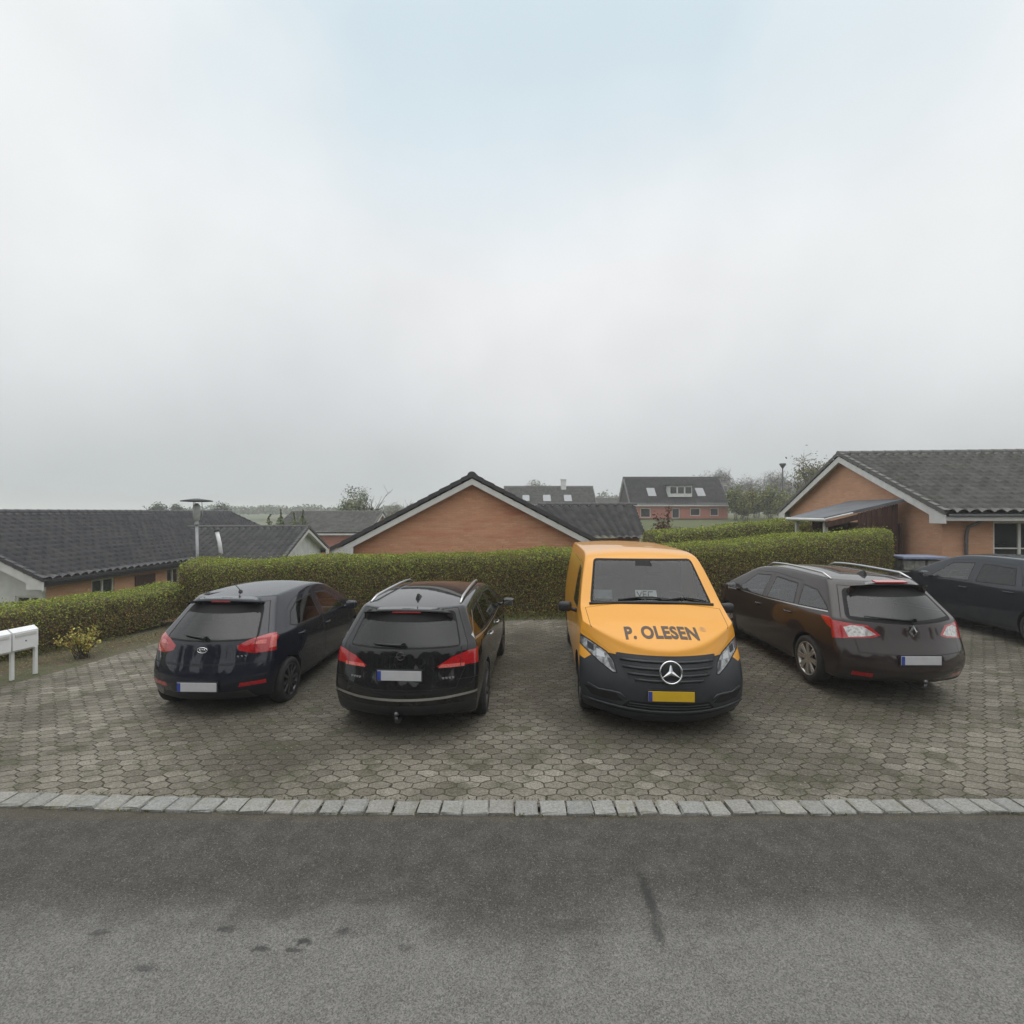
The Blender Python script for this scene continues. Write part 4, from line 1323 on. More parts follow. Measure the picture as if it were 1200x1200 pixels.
def build_surfaces():
    V = []; F = []
    n = 60
    for j, f in enumerate((lambda x: -14.0, lambda x: 0.0, lambda x: kerb_y(x) + .06)):
        for i in range(n + 1):
            x = lerp(-26, 26, i / n); V.append((x, f(x), 0.0))
    for j in range(2):
        for i in range(n):
            a = j * (n + 1) + i; F.append((a, a + 1, a + n + 2, a + n + 1))
    tag(obj_raw('road', V, F, M['asphalt']), kind='structure')
    # paved bay: left border runs obliquely along the hedge
    V = []; F = []
    ny, nx = 26, 44
    def left(y): return pl([(4.3, -13.0), (5.5, -10.2), (7.7, -7.95), (9.0, -7.55), (12.0, -7.0), (12.3, -6.9)], y)
    for j in range(ny + 1):
        for i in range(nx + 1):
            x = lerp(-13, 20, i / nx)
            ya = kerb_y(x) + .12
            y = lerp(ya, 12.0, j / ny)
            x = lerp(left(y), 20, i / nx)
            if j == 0: y = kerb_y(x) + .12
            V.append((x, y, g(x, y) + .010))
    for j in range(ny):
        for i in range(nx):
            a = j * (nx + 1) + i; F.append((a, a + 1, a + nx + 2, a + nx + 1))
    tag(obj_raw('paved_parking_bay', V, F, M['pavers'], None, True), kind='structure')
    grid_sheet('soil_strip', -16, 20, 40, lambda x: 4.55 + max(0, -x - 8) * .0, lambda x: 14.4, 24, -.012, M['soil'])
    # kerb setts
    bm = new_bm(); lay = bm.loops.layers.float_color.new("Col")
    x = -9.0; rr = random.Random(4)
    while x < 9.0:
        w = rr.uniform(.175, .235); cx = x + w / 2
        y0 = kerb_y(cx) + rr.uniform(-.008, .008); d = rr.uniform(.185, .205)
        sl = math.atan((kerb_y(cx + .1) - kerb_y(cx - .1)) / .2)
        vs = add_box(bm, (cx, y0 + .10, -.03 + rr.uniform(-.004, .004)), (w - rr.uniform(.012, .026), d, .11), Matrix.Rotation(sl + rr.uniform(-.03, .03), 4, 'Z') @ Matrix.Rotation(rr.uniform(-.02, .02), 4, 'X'), 0, .014)
        x += w
    bm.faces.ensure_lookup_table()
    # irregular corners, one tone per stone
    seen = set()
    for f0 in bm.faces:
        if f0.index in seen: continue
        st = [f0]; comp = []
        seen.add(f0.index)
        while st:
            f = st.pop(); comp.append(f)
            for e in f.edges:
                for h in e.link_faces:
                    if h.index not in seen: seen.add(h.index); st.append(h)
        k = rr.uniform(.90, 1.07); warm = rr.uniform(-.02, .03)
        for f in comp:
            for l in f.loops: l[lay] = (k * (1 + warm), k, k * (1 - warm), 1)
        for v in set(v for f in comp for v in f.verts):
            v.co += Vector((rr.uniform(-.009, .009), rr.uniform(-.009, .009), rr.uniform(-.005, .005)))
    tag(obj_bm('kerb', bm, M['kerb']), kind='structure')

# ------------------------------------------------------------------ foliage
def leaf_mesh(name, P, N, size, cols, mat, parent=None, up=.35, jitter=.9, aspect=.6):
    """P (n,3) leaf centres, N (n,3) preferred normals, size (n,), cols (n,3)"""
    n = len(P)
    nn = N + rng.normal(0, jitter, (n, 3)); nn[:, 2] += up
    nn /= np.linalg.norm(nn, axis=1, keepdims=True) + 1e-9
    a = rng.normal(0, 1, (n, 3)); a -= nn * np.sum(a * nn, axis=1, keepdims=True); a /= np.linalg.norm(a, axis=1, keepdims=True) + 1e-9
    b = np.cross(nn, a)
    s = size[:, None]
    V = np.stack([P - a * s, P - b * s * aspect + a * s * .1, P + a * s, P + b * s * aspect + a * s * .1], axis=1).reshape(-1, 3)
    me = bpy.data.meshes.new(name)
    me.vertices.add(4 * n); me.vertices.foreach_set("co", V.astype(np.float32).ravel())
    me.loops.add(4 * n); me.loops.foreach_set("vertex_index", np.arange(4 * n, dtype=np.int32))
    me.polygons.add(n); me.polygons.foreach_set("loop_start", np.arange(0, 4 * n, 4, dtype=np.int32))
    at = me.attributes.new("Col", 'FLOAT_COLOR', 'FACE')
    at.data.foreach_set("color", np.concatenate([cols, np.ones((n, 1))], axis=1).astype(np.float32).ravel())
    me.materials.append(mat)
    me.update(); me.validate()
    o = bpy.data.objects.new(name, me)
    return link(o, parent)

def vary(base, n, dv=.25, dh=.10):
    base = np.asarray(base, float)
    if base.ndim == 1: base = np.tile(base, (n, 1))
    v = np.exp(rng.normal(0, dv, (n, 1))); h = 1 + rng.normal(0, dh, (n, 3))
    return np.clip(base * v * h, .003, .9)

def vnoise(P, f, seed=0):
    """cheap smooth noise in [0,1]"""
    r = np.random.default_rng(seed); out = np.zeros(len(P)); 
    for k in range(6):
        d = r.normal(0, 1, 3); d /= np.linalg.norm(d); ff = f * r.uniform(.6, 1.9)
        out += np.sin(P @ d * ff * 2 * math.pi + r.uniform(0, 6.28))
    return .5 + .5 * out / 3.2

def build_hedge(name, path, depth, label, dens=520, leaf=.030, green=.55, group=None, seed=1, roundends=(False, False), wob=.07, colors=None):
    """path: list of (x, y, height) along the FRONT foot line; thickness goes to +normal (left of travel)"""
    root = empty('hedge', (path[0][0], path[0][1], g(path[0][0], path[0][1])), 0, label, 'hedge', group)
    off = Vector(root.location)
    # resample the path
    pts = [];
    for (x0, y0, h0), (x1, y1, h1) in zip(path, path[1:]):
        L = math.hypot(x1 - x0, y1 - y0); m = max(2, int(L / .3))
        for k in range(m): pts.append((lerp(x0, x1, k / m), lerp(y0, y1, k / m), lerp(h0, h1, k / m)))
    pts.append(path[-1]); n = len(pts)
    prof = [(.05, .0), (.0, .30), (-.02, .62), (.0, .88), (.10, .985), (.32, 1.01), (.68, 1.01), (.90, .985), (1.0, .88), (1.02, .6), (.98, .0)]
    rows = []
    for i, (x, y, h) in enumerate(pts):
        a = pts[max(i - 1, 0)]; b = pts[min(i + 1, n - 1)]
        d = Vector((b[0] - a[0], b[1] - a[1])).normalized(); nr = Vector((-d.y, d.x))
        sq = 1.0; hh = 1.0; sh = 0
        for e, flag in ((i, roundends[0]), (n - 1 - i, roundends[1])):
            if flag and e < 4:
                tt = (e + .15) / 4.0; sq = math.sqrt(max(.02, 1 - (1 - tt) ** 2)); hh = .86 + .14 * sq
        ring = []
        for (u, w) in prof:
            uu = .5 + (u - .5) * sq
            ring.append((x + nr.x * uu * depth, y + nr.y * uu * depth, g(x, y) + w * h * hh))
        rows.append(ring)
    A = np.array(rows)            # n, m, 3
    m = len(prof)
    flat = A.reshape(-1, 3)
    nz = vnoise(flat, .35, seed) - .5
    nz2 = vnoise(flat, 1.3, seed + 5) - .5
    ctr = np.repeat(A.mean(axis=1), m, axis=0)
    out = flat - ctr; out /= np.linalg.norm(out, axis=1, keepdims=True) + 1e-9
    flat = flat + out * (nz * wob * 2 + nz2 * wob)[:, None]
    A = flat.reshape(n, m, 3)
    # inner twig core, a little smaller
    core = (flat - out * .085) - np.array(off)
    F = []
    for i in range(n - 1):
        for k in range(m - 1):
            a = i * m + k; F.append((a, a + 1, a + m + 1, a + m))
    F.append(tuple(range(m))[::-1]); F.append(tuple(range((n - 1) * m, n * m)))
    obj_raw('twig_core', core, F, M['twig'], root, True)
    # leaves over the outer surface
    quads = []; nor = []
    for i in range(n - 1):
        for k in range(m - 1):
            q = (A[i, k], A[i, k + 1], A[i + 1, k + 1], A[i + 1, k]); quads.append(q)
    for end, ii in ((0, 0), (1, n - 1)):
        c = A[ii].mean(axis=0)
        for k in range(m - 1): quads.append((A[ii, k], A[ii, k + 1], c, c) if end else (A[ii, k + 1], A[ii, k], c, c))
    Q = np.array(quads)
    nrm = np.cross(Q[:, 1] - Q[:, 0], Q[:, 3] - Q[:, 0]); 
    nrm2 = np.cross(Q[:, 2] - Q[:, 0], Q[:, 3] - Q[:, 1]); ar = .5 * np.linalg.norm(nrm2, axis=1)
    nn = nrm2 / (np.linalg.norm(nrm2, axis=1, keepdims=True) + 1e-9)
    fc = Q.mean(axis=1); cc = A.reshape(-1, 3).mean(axis=0)
    cnt = rng.poisson(ar * dens)
    idx = np.repeat(np.arange(len(Q)), cnt)
    k = len(idx); s = rng.random((k, 1)); t = rng.random((k, 1)); q = Q[idx]
    P = (q[:, 0] * (1 - s) + q[:, 1] * s) * (1 - t) + (q[:, 3] * (1 - s) + q[:, 2] * s) * t
    near = np.argmin(np.abs(fc[idx][:, None, 0] - np.array([p.mean(axis=0)[0] for p in A])[None]), axis=1) if False else None
    N = nn[idx]
    # orient outwards from the hedge's middle line
    mid = np.array([r.mean(axis=0) for r in A]); seg = np.minimum(np.repeat(np.arange(n - 1), m - 1), n - 1)
    segidx = np.concatenate([seg, np.zeros(m - 1, int), np.full(m - 1, n - 1)])[idx]
    o = P - mid[segidx]; flip = np.sum(o * N, axis=1) < 0; N[flip] *= -1
    dep = rng.exponential(.045, k) - .035
    shoot = (N[:, 2] > .6) & (rng.random(k) < .10)
    dep[shoot] -= rng.exponential(.035, int(shoot.sum()))
    P = P - N * dep[:, None]
    hrel = np.clip((P[:, 2] - np.array([g(x, y) for x, y in P[:, :2]])) / np.array([p[2] for p in pts])[segidx], 0, 1.15)
    cl = vnoise(P, .55, seed + 9); cl2 = vnoise(P, 2.2, seed + 3)
    topness = np.clip((hrel - .62) / .36, 0, 1)
    pg = np.clip(.03 + green * (.25 + .45 * cl + .35 * cl2 - .1) + .66 * topness, .05, .97)
    isg = rng.random(k) < pg
    C = colors or dict(g1=(0.275, 0.320, 0.056), g2=(0.165, 0.192, 0.042), b1=(0.26, 0.185, 0.066), b2=(0.155, 0.120, 0.052))
    cg = np.where((rng.random(k) < (.35 + .4 * topness))[:, None], np.array(C['g1']), np.array(C['g2']))
    cb = np.where((rng.random(k) < .5)[:, None], np.array(C['b1']), np.array(C['b2']))
    cols = vary(np.where(isg[:, None], cg, cb), k, .22, .08)
    size = leaf * rng.uniform(.6, 1.35, k)
    # new shoots sticking out of the clipped top
    leaf_mesh('foliage', P - np.array(off), N, size, cols, M['leaf'], root)
    return root

def tube_mesh(bm, p0, p1, r0, r1, seg=5):
    add_tube(bm, [p0, p1], [r0, r1], seg, cap=False)

def build_tree(name, x, y, height, crown_r, label, cat='tree', group=None, seed=0, col=(0.07, 0.09, 0.03), col2=None, leaves=2500, leaf=.12, base=.28, shape='round', bare=False, trunk_r=None, z=None):
    rr = random.Random(seed)
    z0 = g(x, y) if z is None else z
    root = empty(name, (x, y, z0), rr.uniform(0, 6.28), label, cat, group)
    bm = new_bm(); tips = []; trunk_r = trunk_r or height * .022
    if shape != 'round':
        add_tube(bm, [(0, 0, -.1), (0, 0, height * .9)], [trunk_r, trunk_r * .3], 6, cap=False)
    def grow(p, d, L, r, lev):
        n = 3; pts = [p]; q = p
        for i in range(n):
            d = (d + Vector((rr.gauss(0, .12), rr.gauss(0, .12), rr.gauss(.03, .08)))).normalized()
            q = q + d * (L / n); pts.append(q)
        rads = [lerp(r, r * .55, i / n) for i in range(n + 1)]
        add_tube(bm, pts, rads, 6 if lev == 0 else 4, cap=False)
        tips.append((q, lev))
        if lev >= 3: 
            return
        kids = 5 if lev == 0 else 3
        for k in range(kids):
            t = rr.uniform(.35, 1.0) if lev else rr.uniform(.45, 1.0)
            i = min(n - 1, int(t * n)); b = pts[i].lerp(pts[i + 1], t * n - i)
            a = rr.uniform(0, 6.28); sp = rr.uniform(.5, 1.1)
            nd = (d + Vector((math.cos(a), math.sin(a), rr.uniform(-.1, .4))) * sp).normalized()
            grow(b, nd, L * rr.uniform(.5, .72), r * .5, lev + 1)
    if shape == 'round': grow(Vector((0, 0, -.1)), Vector((0, 0, 1)), height * .56, trunk_r, 0)
    # crown scaled to the wanted size
    obj_bm('trunk', bm, M['bark'], root)
    if bare:
        # fine twigs as slender leaf-sized slivers
        n = leaves
    n = leaves
    tp = np.array([list(t[0]) for t in tips if t[1] >= 1])
    if shape == 'cone':
        hz = rng.random(n) ** .8; rad = crown_r * (1 - hz) * np.sqrt(rng.random(n)) * (.75 + .5 * vnoise(np.stack([hz * 9, hz * 0, hz * 0], 1), .6, seed))
        th = rng.random(n) * 6.283
        P = np.stack([rad * np.cos(th), rad * np.sin(th), height * (.06 + .94 * hz)], 1)
    elif shape == 'column':
        hz = rng.random(n); rad = crown_r * np.sin(np.clip(hz * 1.05 + .12, 0, 1) * math.pi) ** .5 * np.sqrt(rng.random(n))
        th = rng.random(n) * 6.283
        P = np.stack([rad * np.cos(th), rad * np.sin(th), height * (.03 + .97 * hz)], 1)
        P += (vnoise(P, .8, seed)[:, None] - .5) * crown_r * .5
    else:
        nc = 34 if shape == 'round' else 24
        u = rng.normal(0, 1, (nc, 3)); u /= np.linalg.norm(u, axis=1, keepdims=True)
        rad = crown_r * (.35 + .55 * rng.random((nc, 1)))
        hh = height * (1 - base) / 2
        ctr = u * rad * np.array([1, 1, hh / crown_r]) + np.array([0, 0, height * base + hh])
        w = rng.integers(0, nc, n)
        P = ctr[w] + rng.normal(0, 1, (n, 3)) * crown_r * .21
        P[:, 2] = np.maximum(P[:, 2], height * base * .5)
    c2 = col2 or tuple(c * .6 for c in col)
    cl = vnoise(P, .5 / max(.4, crown_r * .3), seed + 2)
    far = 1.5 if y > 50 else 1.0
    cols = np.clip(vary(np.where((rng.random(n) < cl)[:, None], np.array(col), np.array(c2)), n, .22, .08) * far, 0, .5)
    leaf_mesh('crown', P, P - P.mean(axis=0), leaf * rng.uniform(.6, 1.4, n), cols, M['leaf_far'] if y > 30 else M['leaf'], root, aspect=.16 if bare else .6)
    return root

def build_bush(name, x, y, h, r, label, col, col2, seed, n=900, leaf=.05, cat='bush', group=None, stems=14, spiky=False):
    rr = random.Random(seed); z0 = g(x, y)
    root = empty(name, (x, y, z0), 0, label, cat, group)
    bm = new_bm(); P = []
    for k in range(stems):
        a = rr.uniform(0, 6.28); rad = r * math.sqrt(rr.random()) ; hh = h * rr.uniform(.65, 1.05) * (1 - .35 * (rad / r) ** 2)
        p0 = Vector((rr.gauss(0, r * .12), rr.gauss(0, r * .12), -.03)); p1 = Vector((math.cos(a) * rad * .5, math.sin(a) * rad * .5, hh * .55)); p2 = Vector((math.cos(a) * rad, math.sin(a) * rad, hh))
        add_tube(bm, [p0, p1, p2], [.008 + r * .006, .006 + r * .003, .003], 4, cap=False)
        for i in range(max(1, n // stems)):
            t = rr.uniform(.25, 1.05) ** .8
            q = (p0.lerp(p1, t * 2) if t < .5 else p1.lerp(p2, t * 2 - 1))
            P.append(q + Vector((rr.gauss(0, 1), rr.gauss(0, 1), rr.gauss(0, .7))) * (r * (.05 if spiky else .13)))
    obj_bm('stems', bm, M['bark'], root)
    P = np.array([list(p) for p in P]); n = len(P)
    P[:, 2] = np.maximum(P[:, 2], .01)
    cols = vary(np.where((rng.random(n) < .5)[:, None], np.array(col), np.array(col2)), n, .25, .1)
    leaf_mesh('foliage', P, P - P.mean(axis=0), leaf * rng.uniform(.6, 1.4, n), cols, M['leaf'], root)
    return root

# ------------------------------------------------------------------ houses
def quad_uv(bm, pts, uvs, mi=0):
    uvl = bm.loops.layers.uv.verify()
    f = bm.faces.new([bm.verts.new(p) for p in pts]); f.material_index = mi
    for l, u in zip(f.loops, uvs): l[uvl].uv = u
    return f

def wall_panel(bm, o, ux, L, z0, z1, openings, nrm, gable=None, mi=0, reveal=.11):
    """wall along ux from o; openings (a0,a1,z0,z1); gable = (apex_a, apex_z) adds the triangle"""
    o = Vector(o); ux = Vector(ux); nrm = Vector(nrm)
    xs = sorted(set([0, L] + [v for q in openings for v in q[:2]])); zs = sorted(set([z0, z1] + [v for q in openings for v in q[2:]]))
    def P(a, z, d=0): return o + ux * a + Vector((0, 0, z - o.z)) - nrm * d
    for a0, a1 in zip(xs, xs[1:]):
        for b0, b1 in zip(zs, zs[1:]):
            ca, cb = (a0 + a1) / 2, (b0 + b1) / 2
            if any(q[0] < ca < q[1] and q[2] < cb < q[3] for q in openings): continue
            quad_uv(bm, [P(a0, b0), P(a1, b0), P(a1, b1), P(a0, b1)], [(a0, b0), (a1, b0), (a1, b1), (a0, b1)], mi)
    for a0, a1, b0, b1 in openings:
        for (p, q) in (((a0, b0), (a0, b1)), ((a1, b1), (a1, b0)), ((a1, b0), (a0, b0)), ((a0, b1), (a1, b1))):
            quad_uv(bm, [P(*p), P(*p, reveal), P(*q, reveal), P(*q)], [(p[0], p[1]), (p[0] + .1, p[1]), (q[0] + .1, q[1]), (q[0], q[1])], mi)
    if gable:
        ga, gz = gable
        quad_uv(bm, [P(0, z1), P(L, z1), P(ga, gz)], [(0, z1), (L, z1), (ga, gz)], mi)

def window(root, o, ux, nrm, a0, a1, z0, z1, cols=2, bars=(.5,), mat='white_paint', reveal=.07, fw=.06):
    """frame with casements inside an opening, pane behind"""
    o = Vector(o); ux = Vector(ux); nrm = Vector(nrm)
    def P(a, z, d): return Vector((o.x, o.y, 0)) + ux * a + Vector((0, 0, z)) - nrm * d
    ang = math.atan2(ux.y, ux.x); rot = Matrix.Rotation(ang, 4, 'Z')
    bm = new_bm(); W = a1 - a0; Hh = z1 - z0
    def bar(ca, cz, w, h, dp=.05): add_box(bm, P(ca, cz, reveal - .01), (w, dp, h), rot, bev=.004)
    bar(a0 + fw / 2, (z0 + z1) / 2, fw, Hh); bar(a1 - fw / 2, (z0 + z1) / 2, fw, Hh)
    bar((a0 + a1) / 2, z0 + fw / 2, W - 2 * fw, fw); bar((a0 + a1) / 2, z1 - fw / 2, W - 2 * fw, fw)
    for k in range(1, cols): bar(a0 + W * k / cols, (z0 + z1) / 2, fw * 1.1, Hh - 2 * fw, .046)
    for b in bars:
        for k in range(cols): bar(a0 + W * (k + .5) / cols, z0 + Hh * b, W / cols - fw * 1.3, .035, .04)
    f = obj_bm('window', bm, M[mat], root)
    bm = new_bm()
    add_poly(bm, [P(a0, z0, reveal + .012), P(a1, z0, reveal + .012), P(a1, z1, reveal + .012), P(a0, z1, reveal + .012)])
    obj_bm('pane', bm, M['pane'], f)
    return f

def tile_slope(bm, e0, e1, r0, r1, tile=.30, course=.345, amp=.050, step=.075, res=10, trim=None):
    """pantiles on the slope between the eave e0-e1 and the ridge r0-r1"""
    e0, e1, r0, r1 = map(Vector, (e0, e1, r0, r1))
    uvl = bm.loops.layers.uv.verify()
    Lu = (e1 - e0).length; Lv = (r0 - e0).length
    nu = max(2, int(round(Lu / tile)) * res); nc = max(1, int(round(Lv / course)))
    nrm = (e1 - e0).cross(r0 - e0).normalized()
    if nrm.z < 0: nrm = -nrm
    vs = []
    for c in range(nc):
        vs.append((c / nc, step)); vs.append(((c + 1) / nc - .0008, .0))
    rows = []
    for (t, h) in vs:
        row = []
        for i in range(nu + 1):
            s = i / nu
            ph = (s * Lu / tile) % 1.0
            # pantile: broad trough and a narrow roll
            w = amp * (abs(math.sin(math.pi * ph)) ** .8 * 2 - 1)
            p = e0.lerp(e1, s).lerp(r0.lerp(r1, s), t) + nrm * (w + h - .055)
            row.append((bm.verts.new(p), s * Lu, t * Lv))
        rows.append(row)
    for a, b in zip(rows, rows[1:]):
        for i in range(nu):
            q = (a[i], a[i + 1], b[i + 1], b[i])
            f = bm.faces.new([v[0] for v in q]); f.smooth = True
            for l, v in zip(f.loops, q): l[uvl].uv = (v[1] + .001, min(v[2], Lv - .002))

def ridge_tiles(bm, a, b, r=.11, L=.40):
    a = Vector(a); b = Vector(b); d = (b - a); n = max(1, int(d.length / L)); d.normalize()
    side = d.cross(Vector((0, 0, 1))).normalized()
    for k in range(n):
        p = a + d * (k * (b - a).length / n); q = a + d * ((k + 1) * (b - a).length / n + .03)
        rings = []
        for pt, rad in ((p, r * 1.06), (q, r * .96)):
            rings.append([bm.verts.new(pt + side * (rad * 1.15 * math.cos(t)) + Vector((0, 0, rad * math.sin(t) - .05))) for t in np.linspace(-.15, math.pi + .15, 9)])
        for i in range(8):
            f = bm.faces.new((rings[0][i], rings[0][i + 1], rings[1][i + 1], rings[1][i])); f.smooth = True
        bm.faces.new(rings[0])
def gable_house(name, C, ridge_deg, L, w, z_eave, z_ridge, z_base, label, brick='brick', tiles='tiles', gable_mat=None, ov=.45, gov=.30, barge_h=.20,
                windows=(), gwindows=(), cat='house', group=None, dark_eave=False, res=6, both_tiles=True, gutter=True):
    """C = (x, y) below the NEAR end of the ridge, ridge runs from there along ridge_deg for L. w = half width at the eaves tips.
    windows on the right-hand long wall (seen along the ridge): (a0,a1,z0,z1,cols,bars); gwindows on the near gable."""
    a = R(ridge_deg); d = Vector((math.cos(a), math.sin(a), 0)); rt = Vector((d.y, -d.x, 0))     # rt: right-hand side
    root = empty(name, (C[0], C[1], z_base), 0, label, cat, group)
    O = Vector((0, 0, -z_base)); c = Vector((0, 0, 0))
    def W(al, sd, z): return d * al + rt * sd + Vector((0, 0, z - z_base))
    slope = (z_ridge - z_eave) / w
    hw = w - ov; wall_top = z_eave + slope * ov - .14
    zb = 0.0; zt = wall_top - z_base; apex = z_ridge - .17 - z_base
    def sh(q): return [(x[0], x[1], x[2] - z_base, x[3] - z_base) for x in q]
    bm = new_bm()
    # near gable (faces -d)
    mats = [M[brick]] + ([M[gable_mat]] if gable_mat else [])
    o = d * gov - rt * hw
    wall_panel(bm, o, rt, 2 * hw, zb, zt, sh(gwindows), -d, None, 1 if gable_mat in ('white_paint', 'grey_boards') else 0)
    def tri(al, n, mi):
        p = [W(al, -hw, wall_top), W(al, hw, wall_top), W(al, 0, z_ridge - .17)]
        quad_uv(bm, p, [(0, zt), (2 * hw, zt), (hw, apex)], mi)
    tri(gov, -d, 1 if gable_mat else 0)
    o2 = d * (L - gov) + rt * hw
    wall_panel(bm, o2, -rt, 2 * hw, zb, zt, [], d, None, 0)
    tri(L - gov, d, 1 if gable_mat else 0)
    oR = d * gov + rt * hw
    wall_panel(bm, oR, d, L - 2 * gov, zb, zt, sh(windows), rt, None, 0)
    oL = d * (L - gov) - rt * hw
    wall_panel(bm, oL, -d, L - 2 * gov, zb, zt, [], -rt, None, 0)
    obj_bm('wall', bm, mats, root)
    for q in windows: window(root, oR, d, rt, q[0], q[1], q[2] - z_base, q[3] - z_base, q[4], q[5])
    for q in gwindows: window(root, o, rt, -d, q[0], q[1], q[2] - z_base, q[3] - z_base, q[4], q[5])
    # roof
    bm = new_bm()
    for s in (1, -1):
        e0, e1 = W(0, s * w, z_eave), W(L, s * w, z_eave); r0, r1 = W(0, 0, z_ridge), W(L, 0, z_ridge)
        tile_slope(bm, e0, e1, r0, r1, res=res)
    ridge_tiles(bm, W(-.02, 0, z_ridge + .03), W(L + .02, 0, z_ridge + .03))
    # verge tiles: dark edge along both gables
    for al, dr in ((0, -1), (L, 1)):
        for s in (1, -1):
            p0 = W(al, s * (w + .02), z_eave - .01); p1 = W(al, 0, z_ridge + .02)
            n = int((p1 - p0).length / .345)
            for k in range(n):
                q0 = p0.lerp(p1, k / n); q1 = p0.lerp(p1, (k + 1.06) / n)
                u = Vector((0, 0, 1))
                x = d * dr
                pts = [q0 - x * .10 + u * .055, q0 + x * .025 + u * .055, q0 + x * .025 - u * .07, q1 + x * .02 - u * .09, q1 + x * .02 + u * .03, q1 - x * .10 + u * .03]
                vs = [bm.verts.new(p) for p in pts]
                bm.faces.new((vs[0], vs[1], vs[4], vs[5])); bm.faces.new((vs[1], vs[2], vs[3], vs[4])); bm.faces.new((vs[0], vs[5], vs[3], vs[2]))
    roof = obj_bm('roof', bm, M[tiles], root)
    # underside boards
    bm = new_bm()
    for s in (1, -1):
        add_poly(bm, [W(.03, s * (w - .03), z_eave - .15), W(L - .03, s * (w - .03), z_eave - .15), W(L - .03, 0, z_ridge - .16), W(.03, 0, z_ridge - .16)])
    obj_bm('soffit', bm, M['white_paint'], roof)
    # barge boards with a boxed eave end
    for al, dr in ((0, -1), (L, 1)):
        bm = new_bm()
        for s in (1, -1):
            x = d * (dr * -.012)
            p0 = W(al, s * (w - .02), z_eave - .10); p1 = W(al, 0, z_ridge - .11); dn = Vector((0, 0, -barge_h))
            th = d * (-dr * .035)
            b0 = p0 + x; b1 = p1 + x
            A = [b0, b1, b1 + dn, b0 + dn]; Bk = [p + th for p in A]
            va = [bm.verts.new(p) for p in A]; vb = [bm.verts.new(p) for p in Bk]
            bm.faces.new(va); bm.faces.new(vb[::-1])
            for i in range(4): bm.faces.new((va[i], va[(i + 1) % 4], vb[(i + 1) % 4], vb[i]))
            # boxed end down to the eave soffit
            inner = s * (w - ov - .08); zin = z_eave + slope * (ov + .08) - .05 - barge_h
            pts = [W(al, s * (w - .02), z_eave - .10 - barge_h * .98), W(al, inner, zin - .055), W(al, inner, z_eave - .32), W(al, s * (w - .02), z_eave - .32)]
            A = [p + x * 1.4 for p in pts]; Bk = [p + th for p in A]
            if al == 0 or True:
                va = [bm.verts.new(p) for p in A]; vb = [bm.verts.new(p) for p in Bk]
                bm.faces.new(va); bm.faces.new(vb[::-1])
                for i in range(4): bm.faces.new((va[i], va[(i + 1) % 4], vb[(i + 1) % 4], vb[i]))
        bmesh.ops.recalc_face_normals(bm, faces=bm.faces)
        obj_bm('barge_board', bm, M['white_paint'], roof)
    # fascia, flat eave soffit and gutter
    for s in (1, -1):
        bm = new_bm()
        ang = math.atan2(d.y, d.x)
        add_box(bm, W(L / 2, s * (w - .05), z_eave - .185), (L - .10, .03, .12), Matrix.Rotation(ang, 4, 'Z'))
        add_box(bm, W(L / 2, s * (w - ov / 2 - .04), z_eave - .235), (L - .12, ov - .02, .02), Matrix.Rotation(ang, 4, 'Z'))
        obj_bm('fascia', bm, M['dark_metal' if dark_eave else 'white_paint'], roof)
        if gutter:
            bm = new_bm()
            n = 10; rings = []
            for al in (.05, L - .05):
                rings.append([bm.verts.new(W(al, s * (w + .015) + s * .06 * math.cos(t), z_eave - .07 + .06 * math.sin(t))) for t in np.linspace(math.pi, 2 * math.pi, n)])
            for i in range(n - 1):
                f = bm.faces.new((rings[0][i], rings[0][i + 1], rings[1][i + 1], rings[1][i])); f.smooth = True
            bmesh.ops.solidify(bm, geom=bm.faces[:], thickness=.006)
            obj_bm('gutter', bm, M['dark_metal' if dark_eave else 'zinc'], roof)
    return root, W, roof

